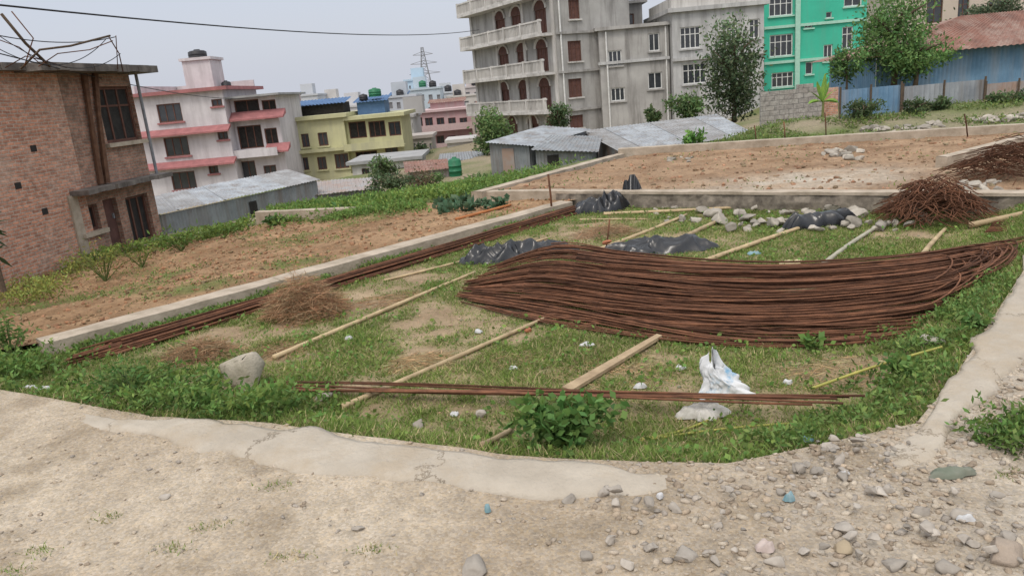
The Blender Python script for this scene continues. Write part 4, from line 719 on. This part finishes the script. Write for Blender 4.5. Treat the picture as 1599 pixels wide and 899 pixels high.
fold=.66+.75*vn(np.cos(t_)*2.2+h_*1.1+5,np.sin(t_)*2.2+h_*2.2+3,4)+.45*(np.abs(2*vn(np.cos(t_)*4+9,np.sin(t_)*4+h_*7,6)-1)-.5); rad=(.20-.13*h_**.8)*fold*np.where(h_>.95,.4,1)
X=p.x-.10*h_+.045*np.sin(h_*6)+rad*np.cos(t_)*1.1; Y=p.y+rad*np.sin(t_)*.6; Z=p.z+.37*h_**1.1*(.62+.75*vn(np.cos(t_)*1.4+2,np.sin(t_)*1.4+7,9))
ix=np.arange(nr*nt).reshape(nr,nt); fc=np.stack([ix[:-1],np.roll(ix,-1,1)[:-1],np.roll(ix,-1,1)[1:],ix[1:]],-1).reshape(-1,4); tag(npmesh('torn_sack',np.stack([X,Y,Z],-1).reshape(-1,3),fc,SACK),'torn white and blue woven sack standing in the grass','sack')
crumple('torn_sack','dirty white sack scrap below the torn blue sack','sack',1100,648,70,18,.10,mk('white_scrap',(.6,.58,.54),(.4,.38,.34),scale=9),29,0,8,nr=24,nt=90)
LIT=mk('white_litter',(.58,.58,.58),(.42,.42,.42),scale=8,rough=.6); LITB=mk('blue_litter',(.14,.28,.32),(.28,.35,.37),scale=9,rough=.6)
for l,X,Y,w,h,mt in (('white plastic bag on the ground at the far left of the road',62,608,36,9,LIT),('pale pinkish wrapper on the gravel near the right',1197,858,28,12,mk('pink_wrapper',(.5,.42,.38),(.36,.29,.26),scale=9)),('teal wrapper scrap on the right gravel',1232,782,16,6,LITB),('small teal wrapper left on the gravel',762,800,11,5,LITB),('white scrap in the grass by the pile middle',918,540,20,5,LIT),('white scrap in the grass left of the torn sack',1063,577,16,5,LIT),('yellow white scrap of cloth in the grass behind the pile',1236,412,36,12,mk('cream_scrap',(.6,.52,.3),(.5,.42,.25))),('grey green rag on the gravel at the right',1487,742,60,12,mk('grey_rag',(.14,.16,.12),(.22,.22,.18))),('blue white wrapper on the gravel at the lower right',1508,812,22,7,LIT),('white scrap beside the small stones in the front grass',1000,606,20,5,LIT),('torn white scrap in the front grass near the leafy bush',710,648,12,7,LIT),('small white scrap on the soil left of the pale plank',802,577,14,5,LIT),('white scrap on the near gravel at the centre',1030,778,11,5,LIT),('white scrap on the gravel right of the teal wrapper',1318,742,13,5,LIT),('blue bag scrap behind the pile at the right',1178,397,20,8,LITB),('blue scrap in the weeds at the right front corner',1262,690,18,6,LITB),('pale scrap by the bamboo pole left of the pile',748,520,12,4,LIT),('pale scrap in the grass beside the larger hay heap',545,530,12,4,LIT),('white scrap in the grass under the front rods',870,645,13,4,LIT),('small pale scrap in the weeds by the right bamboo stick',1230,600,14,4,LIT)):
    crumple('litter',l,'litter',X,Y,w,h,.05,mt,random.randrange(90),0,18,0,9,32)
# ------------------------------------------------------------------ hay heaps
def hay(label,px,py,w,h,n,base=(.30,.185,.095),ht=None,flat=.7):
    p=Pg(px,py); k=(p-CAM).length/1155; rx=w/2*k; ry=rx*.75; H_=ht or h*k; a=rng.uniform(0,2*PI,n); q=rng.uniform(0,1,n)**.55*(.75+.5*vn(np.cos(a)*2+px,np.sin(a)*2,px)); x=q*rx*np.cos(a); y=q*ry*np.sin(a); z=GA(p.x+x,p.y+y)+H_*np.clip(1-q**1.6,0,1)*rng.uniform(.3,1,n)+.01
    return tag(leafmesh('hay_heap',np.stack([p.x+x,p.y+y,z],1),.22,lcol(base,n,.45),None,.035,-.15,flat),label,'hay heap')
hay('larger brown dry hay heap beside the long rod bundle',478,492,130,66,6000,(.38,.25,.145)); hay('smaller brown dry hay heap near the left corner of the plot',312,556,92,26,2600,(.38,.26,.15))
hay('pale flattened straw patch in the middle of the grass',655,568,110,20,1500,(.46,.36,.20),.06,.95); hay('dry brown straw heap beside the middle tarp',948,366,105,18,1700,(.38,.265,.16),.2)
hay('pale straw scatter beside the plank',960,580,200,20,1300,(.46,.37,.21),.03,.97); hay('reddish straw strewn near the middle of the upper grass',620,468,110,14,800,(.38,.27,.16),.04,.95); hay('pale straw strewn right of the torn sack',1290,585,190,20,1000,(.44,.36,.20),.03,.97); hay('brown straw strewn below the larger hay heap',440,545,130,18,1000,(.38,.27,.155),.04,.95); hay('pale straw strewn in front of the left pile end',800,560,120,18,700,(.44,.35,.2),.03,.97)
# ------------------------------------------------------------------ rocks
rock(385,602,84,'large pale boulder at the left end of the loose front rods',mat=mk('pale_boulder',(.43,.385,.31),(.30,.27,.205),scale=4,bump=.6),flat=.9,cat='boulder',name='boulder',sharp=.08,lift=.03)
rock(1568,866,66,'large brown boulder in the lower right corner of the gravel',mat=mk('brown_boulder',(.35,.285,.225),(.25,.205,.165),bump=.6),name='boulder',cat='boulder',flat=.65)
for l,X,Y,w,mt in (('flat grey green stone on the gravel at the bottom',1072,868,40,None),('yellowish flat stone on the right gravel',1312,858,34,mk('ochre_stone',(.38,.31,.21),(.30,.24,.165))),('rounded brown stone on the right gravel',1316,828,32,None),('grey stone at the bottom of the gravel',738,888,46,None),('pale chip of stone at the lower right',1506,806,36,None),('grey stone in the gravel right of the centre',1053,796,28,None),('flat purple grey stone below the ochre stone',1398,884,36,None),('stone at the foot of the right kerb',1386,766,30,None),('tan stone on the bottom edge of the gravel',1210,880,32,None),('grey stone beside the grey green rag',1440,800,30,None),('pale stone at the bottom right of the gravel',1480,888,36,None),('dark stone in the gravel under the kerb end',1120,822,24,None),('brownish stone on the sandy left road',258,778,18,None),('grey stone on the sandy middle road',560,826,18,None),('pale stone under the cracked kerb',890,782,26,None),('pale concrete lump by the cracked kerb end',1275,738,28,None),('flat stone in the front grass near the kerb',655,666,34,None),('flat stone in the front grass beside the pale lump',752,650,28,None),('pale lump under the front rods at the left',505,622,32,None),('stone between the pile and the right kerb',1462,536,40,None),('pale lump at the crest left end of the pile',1292,420,18,None)): rock(X,Y,w,l,mat=mt,sharp=.06)
BRICKM=mk('loose_brick',(.45,.17,.09),(.33,.13,.07),scale=9)
for l,X,Y,w,lift in (('orange brick piece lying on the crest of the pile',950,420,12,.42),('orange brick piece in the grass in front of the pile',824,519,12,0),('small brick piece at the left part of the plot by the pole',782,436,9,.1)):
    p=Pg(X,Y); k=(p-CAM).length/1155*w; v=rockverts((k*.62,k*.4,k*.36),X)+np.array((p.x,p.y,p.z+lift+k*.3)); tag(npmesh('brick',v,ICF,BRICKM),l,'brick')
def rubble(label,group,X0,X1,Y0,Y1,n,w0,w1,mat=None,sl=0):
    for i in range(n): 
        X=random.uniform(X0,X1); Y=Y0+(Y1-Y0)*random.random()**1.3+sl*(X-X0); rock(X,Y,w0+(w1-w0)*random.random()**1.8,label,group,mat,.62,'rubble_stone','stone',random.uniform(0,.08) if w1>24 else 0,.10)
RUB=mk('pale_rubble',(.39,.355,.30),(.25,.225,.19),scale=5,rand=.3,bump=.6,bscale=18)
rubble('grey tan rubble stone in the heap in front of the stone faced wall','rubble before the wall',1095,1440,322,364,72,10,31,RUB)
rubble('pale rubble stone strewn left of the wall heap','rubble left of the wall heap',985,1110,318,350,14,8,22,RUB)
rubble('grey stone in the little heap on the brown field','stones on the brown field',1280,1345,236,250,18,10,24,RUB)
rubble('grey stone in the loose heap at the near left of the brown field','stones on the left of the field',1035,1085,240,254,14,8,20,RUB)
rubble('stone in the row along the far field edge at the right','stones along the far edge',1345,1480,198,212,22,9,20,RUB,-.09)
rubble('grey stone in the pile at the far right edge below the shrubs','stones at the far right edge',1515,1600,176,194,26,9,22,RUB,-.09)
rubble('stone beside the divider at the right of the brown field','stones beside the divider',1490,1560,285,300,10,10,20,RUB)
rubble('small broken stone in the gravel at the foot of the right kerb','stones by the right kerb',1240,1420,690,760,30,8,26)
rubble('broken stone lying in the coarse gravel at the lower right','stones of the coarse gravel',900,1590,770,890,46,10,30)
def gravel(n,xr,yr,dens,s0,s1,name):
    x=rng.uniform(*xr,n*8); y=rng.uniform(*yr,n*8); k=pip(ROAD,x,y)&(rng.uniform(0,1,n*8)<dens(x,y)); x,y=x[k][:n],y[k][:n]; z=Gr(x,y); N_=len(x)
    tp=np.array([rockverts((1,.8,.5),s,IC1,.05) for s in range(32)]); s=(s0+(s1-s0)*rng.uniform(0,1,N_)**4.5)*np.where(x>.3,1,.7); vs=tp[np.arange(N_)%32]*s[:,None,None]+np.stack([x,y,z+s*.12],1)[:,None]
    pal=np.array(((.42,.355,.28),(.37,.325,.275),(.47,.405,.32),(.32,.255,.19),(.43,.345,.255))); c=pal[rng.integers(0,5,N_)]*rng.uniform(.85,1.12,(N_,1)); fs=IF1[None]+(np.arange(N_)*len(IC1))[:,None,None]
    return tag(npmesh(name,vs.reshape(-1,3),fs.reshape(-1,3),DIRT,np.repeat(c,len(IC1),0)),kind='stuff')
g_=lambda x,y:.10+.90*sstep((x+.3)/2.6)*(.25+.75*sstep(fbm(x*1.3,y*1.3,91)*3-1))
tag(gravel(12500,(-4.6,5.6),(3.0,7.4),g_,.004,.04,'gravel'),'loose gravel and small stones scattered over the dirt road','gravel')
def clods(name,label,poly,n,zf,col,s0,s1):
    xs=[p[0] for p in poly]; ys=[p[1] for p in poly]; x=rng.uniform(min(xs),max(xs),n*3); y=rng.uniform(min(ys),max(ys),n*3); k=pip(poly,x,y); x,y=x[k][:n],y[k][:n]; z=zf(x,y); tp=[rockverts((1,.85,.7),s+50,IC1) for s in range(16)]
    s=s0+(s1-s0)*rng.uniform(0,1,len(x))**2.8; vs=np.concatenate([tp[i%16]*s[i]+np.array((x[i],y[i],z[i]+s[i]*.1)) for i in range(len(x))]); fs=np.concatenate([IF1+i*len(IC1) for i in range(len(x))]); cc=np.repeat(lcol(col,len(x),.3),len(IC1),0)
    tag(npmesh(name,vs,fs,SOIL,cc),label,'soil',None,'stuff')
clods('soil_clods','brown clods of earth over the left garden bed',GARDEN,5000,lambda x,y:T(x,y)+.03,(.31,.195,.11),.015,.065)
clods('soil_clods','brown clods of earth over the far field',FIELD,2600,Gf,(.32,.215,.135),.02,.08)
clods('soil_clods','small crumbs of earth and stone between the grass of the plot',PLOT,4500,lambda x,y:Gp(x,y),(.34,.27,.185),.006,.03)
# ------------------------------------------------------------------ grass and weeds
def blades(name,label,x,y,z,h,w,cols,lean=.5):
    n=len(x); a=rng.uniform(0,2*PI,n); b=rng.uniform(0,2*PI,n); ln=h*rng.uniform(.1,lean*2,n); c=np.stack([x,y,z],1); sd=np.stack([np.cos(a),np.sin(a),np.zeros(n)],1)*np.asarray(w)[:,None]/2
    Vs=np.empty((n,3,3)); Vs[:,0]=c-sd; Vs[:,1]=c+sd; Vs[:,2]=c+np.stack([np.cos(b)*ln,np.sin(b)*ln,h],1)
    return tag(npmesh(name,Vs.reshape(-1,3),np.arange(n*3).reshape(n,3),LEAF,np.repeat(cols,3,0)),label,'grass',None,'stuff')
def inpoly(poly,n,dens):
    xs=[p[0] for p in poly]; ys=[p[1] for p in poly]; x=rng.uniform(min(xs),max(xs),n); y=rng.uniform(min(ys),max(ys),n); k=pip(poly,x,y); x,y=x[k],y[k]; k=rng.uniform(0,1,len(x))<dens(x,y); return x[k],y[k]
def gcol(n,x,y,dry=.14):
    dr=dry*np.clip(2.2*fbm(x*1.4,y*1.4,74)**1.5*1.6,.3,3); t=rng.uniform(0,1,n); c=np.where((t<dr)[:,None],np.array((.44,.365,.20)),np.where((t<.58)[:,None],np.array((.14,.215,.045)),np.array((.205,.27,.068)))); return np.clip(c*(.65+.7*rng.uniform(0,1,(n,1)))*(.75+.5*fbm(x*1.2,y*1.2,71))[:,None],0,1)
x,y=inpoly(PLOT,1000000,lambda x,y:np.clip(gmask(x,y)*1.15-.04,.06,1)*np.clip(9/y,.45,1))
n=len(x); blades('grass','short green grass and clover covering the plot between the rods',x,y,Gp(x,y)-.01,rng.uniform(.022,.065,n)*(.5+.8*gmask(x,y)),rng.uniform(.008,.021,n),gcol(n,x,y,.16),.9)
x,y=inpoly(PLOT,110000,lambda x,y:np.clip(gmask(x,y)*.55*np.clip((fbm(x*1.7,y*1.7,73)-.40)*6,0,1),0,1)*np.clip(9/y,.4,1)); n=len(x)
tag(leafmesh('clover',np.stack([x,y,Gp(x,y)+rng.uniform(.01,.08,n)],1),.055,lcol((.145,.24,.055),n,.4),None,.7,.3,.4),'small round leaved ground cover in patches between the grass','ground cover',None,'stuff')
def band(line,wid,n):
    L=[(V(b)-V(a)).length for a,b in zip(line[:-1],line[1:])]; p=np.array(L)/sum(L); i=rng.choice(len(L),n,p=p); t=rng.uniform(0,1,n); A=np.array(line)[i]; B=np.array(line)[i+1]; d=(B-A)/np.linalg.norm(B-A,axis=1)[:,None]; q=A+(B-A)*t[:,None]; o=rng.normal(0,wid,n); return q[:,0]-d[:,1]*o,q[:,1]+d[:,0]*o
def weeds(name,label,x,y,z,h,base,size,k=.7):
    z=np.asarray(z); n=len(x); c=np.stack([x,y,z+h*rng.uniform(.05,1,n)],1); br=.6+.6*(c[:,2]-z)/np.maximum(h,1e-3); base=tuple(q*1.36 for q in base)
    return tag(leafmesh(name,c,size,lcol(base,n,.3,br),None,.4,.35),label,'weeds',None,'stuff')
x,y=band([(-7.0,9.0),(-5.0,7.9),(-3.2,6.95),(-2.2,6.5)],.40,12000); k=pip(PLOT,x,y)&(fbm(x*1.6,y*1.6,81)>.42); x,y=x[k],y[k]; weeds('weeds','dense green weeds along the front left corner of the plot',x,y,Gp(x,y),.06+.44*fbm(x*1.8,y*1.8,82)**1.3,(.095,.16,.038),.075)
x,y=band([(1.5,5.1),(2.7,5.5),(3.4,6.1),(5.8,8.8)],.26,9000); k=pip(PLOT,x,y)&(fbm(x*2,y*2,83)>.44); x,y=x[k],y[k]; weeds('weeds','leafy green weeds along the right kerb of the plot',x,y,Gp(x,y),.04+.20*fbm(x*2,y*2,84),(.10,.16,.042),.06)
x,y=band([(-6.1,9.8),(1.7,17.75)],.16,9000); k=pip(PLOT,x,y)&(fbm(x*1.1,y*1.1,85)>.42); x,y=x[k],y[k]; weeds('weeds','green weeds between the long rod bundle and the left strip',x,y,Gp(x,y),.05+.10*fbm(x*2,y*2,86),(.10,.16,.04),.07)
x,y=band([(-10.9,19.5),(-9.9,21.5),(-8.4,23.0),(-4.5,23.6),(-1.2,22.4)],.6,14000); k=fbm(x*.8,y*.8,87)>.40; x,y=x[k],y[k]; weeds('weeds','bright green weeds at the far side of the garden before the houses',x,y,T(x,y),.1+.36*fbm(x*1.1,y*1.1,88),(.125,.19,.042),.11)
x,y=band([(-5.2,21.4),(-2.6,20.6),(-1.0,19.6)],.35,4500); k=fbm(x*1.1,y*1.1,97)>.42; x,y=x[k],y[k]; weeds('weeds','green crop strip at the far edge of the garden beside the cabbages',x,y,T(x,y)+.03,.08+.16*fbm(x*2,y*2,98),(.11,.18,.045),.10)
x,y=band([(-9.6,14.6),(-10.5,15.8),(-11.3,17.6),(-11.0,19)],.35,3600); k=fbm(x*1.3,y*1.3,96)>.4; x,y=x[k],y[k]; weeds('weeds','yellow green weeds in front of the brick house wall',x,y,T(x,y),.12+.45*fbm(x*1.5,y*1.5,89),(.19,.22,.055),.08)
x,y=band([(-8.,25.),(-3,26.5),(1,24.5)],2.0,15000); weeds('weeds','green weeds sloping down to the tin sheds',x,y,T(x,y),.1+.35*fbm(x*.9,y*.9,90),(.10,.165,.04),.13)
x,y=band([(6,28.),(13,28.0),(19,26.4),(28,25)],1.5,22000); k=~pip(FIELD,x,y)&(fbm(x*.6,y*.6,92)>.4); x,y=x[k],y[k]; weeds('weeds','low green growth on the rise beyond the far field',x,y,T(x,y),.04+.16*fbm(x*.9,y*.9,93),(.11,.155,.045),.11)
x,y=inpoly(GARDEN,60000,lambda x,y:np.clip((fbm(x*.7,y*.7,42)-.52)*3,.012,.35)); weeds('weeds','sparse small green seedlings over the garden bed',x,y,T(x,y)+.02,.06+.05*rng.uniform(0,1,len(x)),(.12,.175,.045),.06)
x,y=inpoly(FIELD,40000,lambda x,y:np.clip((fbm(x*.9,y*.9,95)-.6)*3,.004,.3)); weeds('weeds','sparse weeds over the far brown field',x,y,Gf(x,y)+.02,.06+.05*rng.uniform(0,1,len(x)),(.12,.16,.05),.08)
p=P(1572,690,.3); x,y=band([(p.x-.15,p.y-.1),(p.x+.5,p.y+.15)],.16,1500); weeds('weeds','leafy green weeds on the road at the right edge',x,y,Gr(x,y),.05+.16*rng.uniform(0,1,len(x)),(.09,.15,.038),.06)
px_=[(270,855),(170,808),(330,822),(20,890),(580,860),(1580,740),(430,758),(450,870),(60,860)]; xs=[];ys=[]
for X,Y in px_:
    p=P(X,Y,.3); m_=70; xs.append(p.x+rng.normal(0,.07,m_)); ys.append(p.y+rng.normal(0,.04,m_))
x=np.concatenate(xs); y=np.concatenate(ys); n=len(x); blades('grass','small tufts of grass on the dirt road',x,y,Gr(x,y),rng.uniform(.012,.035,n),rng.uniform(.005,.01,n),gcol(n,x,y,.3),.8)
def plant(name,label,px,py,w,h,n,base,size,stems=7,asp=.62):
    p=Pg(px,py); k=(p-CAM).length/1155; R=w/2*k; Hh=h*k; r=thing(name,label,'plant',p); b=MB(); cs=[]; base=tuple(q*1.34 for q in base)
    for i in range(stems):
        a=6.28*i/stems+random.uniform(-.4,.4); q=R*random.uniform(.35,.95); e=p+V((q*math.cos(a),q*.7*math.sin(a),Hh*random.uniform(.55,1)*(1-.35*q/R))); md=p.lerp(e,.5)+V((0,0,Hh*.12)); b.tube([p,md,e],[.012,.008,.004],5)
        for j in range(n//stems): t=random.uniform(.25,1.); o=(p.lerp(md,t*2) if t<.5 else md.lerp(e,t*2-1)); cs.append(o+V((random.gauss(0,.09*R+.02),random.gauss(0,.09*R+.02),random.gauss(0,.05*Hh))))
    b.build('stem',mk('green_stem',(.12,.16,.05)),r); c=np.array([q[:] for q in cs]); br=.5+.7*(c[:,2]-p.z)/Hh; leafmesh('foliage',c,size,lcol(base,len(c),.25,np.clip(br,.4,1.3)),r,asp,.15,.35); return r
plant('leafy_bush','broad leaved green bush growing at the inner edge of the front kerb',885,700,200,100,760,(.085,.16,.04),.095,16)
plant('leafy_weed','tall feathery weed at the far left edge of the plot',20,560,70,80,320,(.09,.165,.04),.09,9,.3)
plant('leafy_weed','upright weed in front of the right half of the pile',1268,545,44,28,60,(.11,.195,.045),.09,5)
plant('leafy_weed','leafy weed left of the right kerb below the pile end',1520,515,40,30,90,(.09,.155,.04),.075,5)
plant('leafy_weed','bushy weed standing beside the right kerb middle',1408,590,70,40,200,(.09,.155,.04),.07,8)
plant('leafy_weed','bushy weed at the boulder left of the front rods',312,634,150,60,420,(.085,.15,.038),.075,11,.4)
plant('leafy_weed','bushy weed spreading over the left end of the front kerb',205,625,170,72,500,(.08,.145,.036),.075,12,.35)
plant('leafy_weed','tall yellow green weed clump beside the brick house wall',165,440,120,66,420,(.17,.19,.045),.10,14,.25)
plant('leafy_weed','yellow green weed clump before the brick house door',222,418,80,44,240,(.16,.19,.045),.10,10,.25)
plant('leafy_weed','bright green weed clump at the right foot of the brick house',285,392,100,46,320,(.11,.18,.04),.12,10,.35)
plant('leafy_weed','green weed clump in front of the long grey shed',350,372,90,34,260,(.11,.18,.042),.13,9,.35)
GC='cabbages planted beside the orange pole'
for i in range(16):
    X=690+(i%8)*14+random.uniform(-3,3); Y=334-(i%8)*1.6-(i//8)*9; p=Pg(X,Y); n=26; a=rng.uniform(0,6.28,n); q=rng.uniform(.02,.16,n); tag(leafmesh('cabbage_plant',np.stack([p.x+q*np.cos(a),p.y+q*np.sin(a),p.z+.05+rng.uniform(0,.14,n)],1),.2,lcol((.10,.175,.10),n,.25),None,.7,.5,.3),'bluish green cabbage plant in the bed beside the orange pole','cabbage',GC)
for i,(X,Y,l) in enumerate(((430,352,'small round leafy plant on the ledge at the far garden end'),(527,336,'leafy plant at the middle of the far garden ledge'))): plant('leafy_plant',l,X,Y,36,18,90,(.08,.145,.045),.2,5)
# ------------------------------------------------------------------ light
w=bpy.data.worlds.new('World'); S.world=w; w.use_nodes=True; N=w.node_tree.nodes; L=w.node_tree.links
sk=N.new('ShaderNodeTexSky'); sk.sky_type='NISHITA'; sk.sun_disc=False; sk.sun_elevation=math.radians(58); sk.sun_rotation=math.radians(200); sk.dust_density=6; sk.air_density=1.5
bg=N['Background']; L.new(sk.outputs[0],bg.inputs['Color']); bg.inputs['Strength'].default_value=.05
b2=N.new('ShaderNodeBackground'); tc=N.new('ShaderNodeTexCoord'); sx=N.new('ShaderNodeSeparateXYZ'); L.new(tc.outputs['Generated'],sx.inputs[0]); rp=N.new('ShaderNodeValToRGB'); L.new(sx.outputs['Z'],rp.inputs['Fac'])
rp.color_ramp.elements[0].position=0; rp.color_ramp.elements[0].color=(.52,.545,.615,1); rp.color_ramp.elements[1].position=1; rp.color_ramp.elements[1].color=(1.0,1.0,1.0,1); e=rp.color_ramp.elements.new(.2); e.color=(.43,.465,.57,1); e=rp.color_ramp.elements.new(.4); e.color=(.8,.81,.85,1)
L.new(rp.outputs[0],b2.inputs['Color']); b2.inputs['Strength'].default_value=1.1
ad=N.new('ShaderNodeAddShader'); L.new(bg.outputs[0],ad.inputs[0]); L.new(b2.outputs[0],ad.inputs[1]); L.new(ad.outputs[0],N['World Output'].inputs['Surface'])
sd=bpy.data.lights.new('sun','SUN'); sd.energy=1.2; sd.angle=math.radians(16); sd.color=(1,.96,.9); so=bpy.data.objects.new('sun',sd); COL.objects.link(so)
el,az=math.radians(58),math.radians(200); dirv=V((math.sin(az)*math.cos(el),math.cos(az)*math.cos(el),math.sin(el))); so.rotation_euler=dirv.to_track_quat('Z','Y').to_euler()
S.view_settings.view_transform='Standard'; S.view_settings.look='None'; S.view_settings.exposure=0
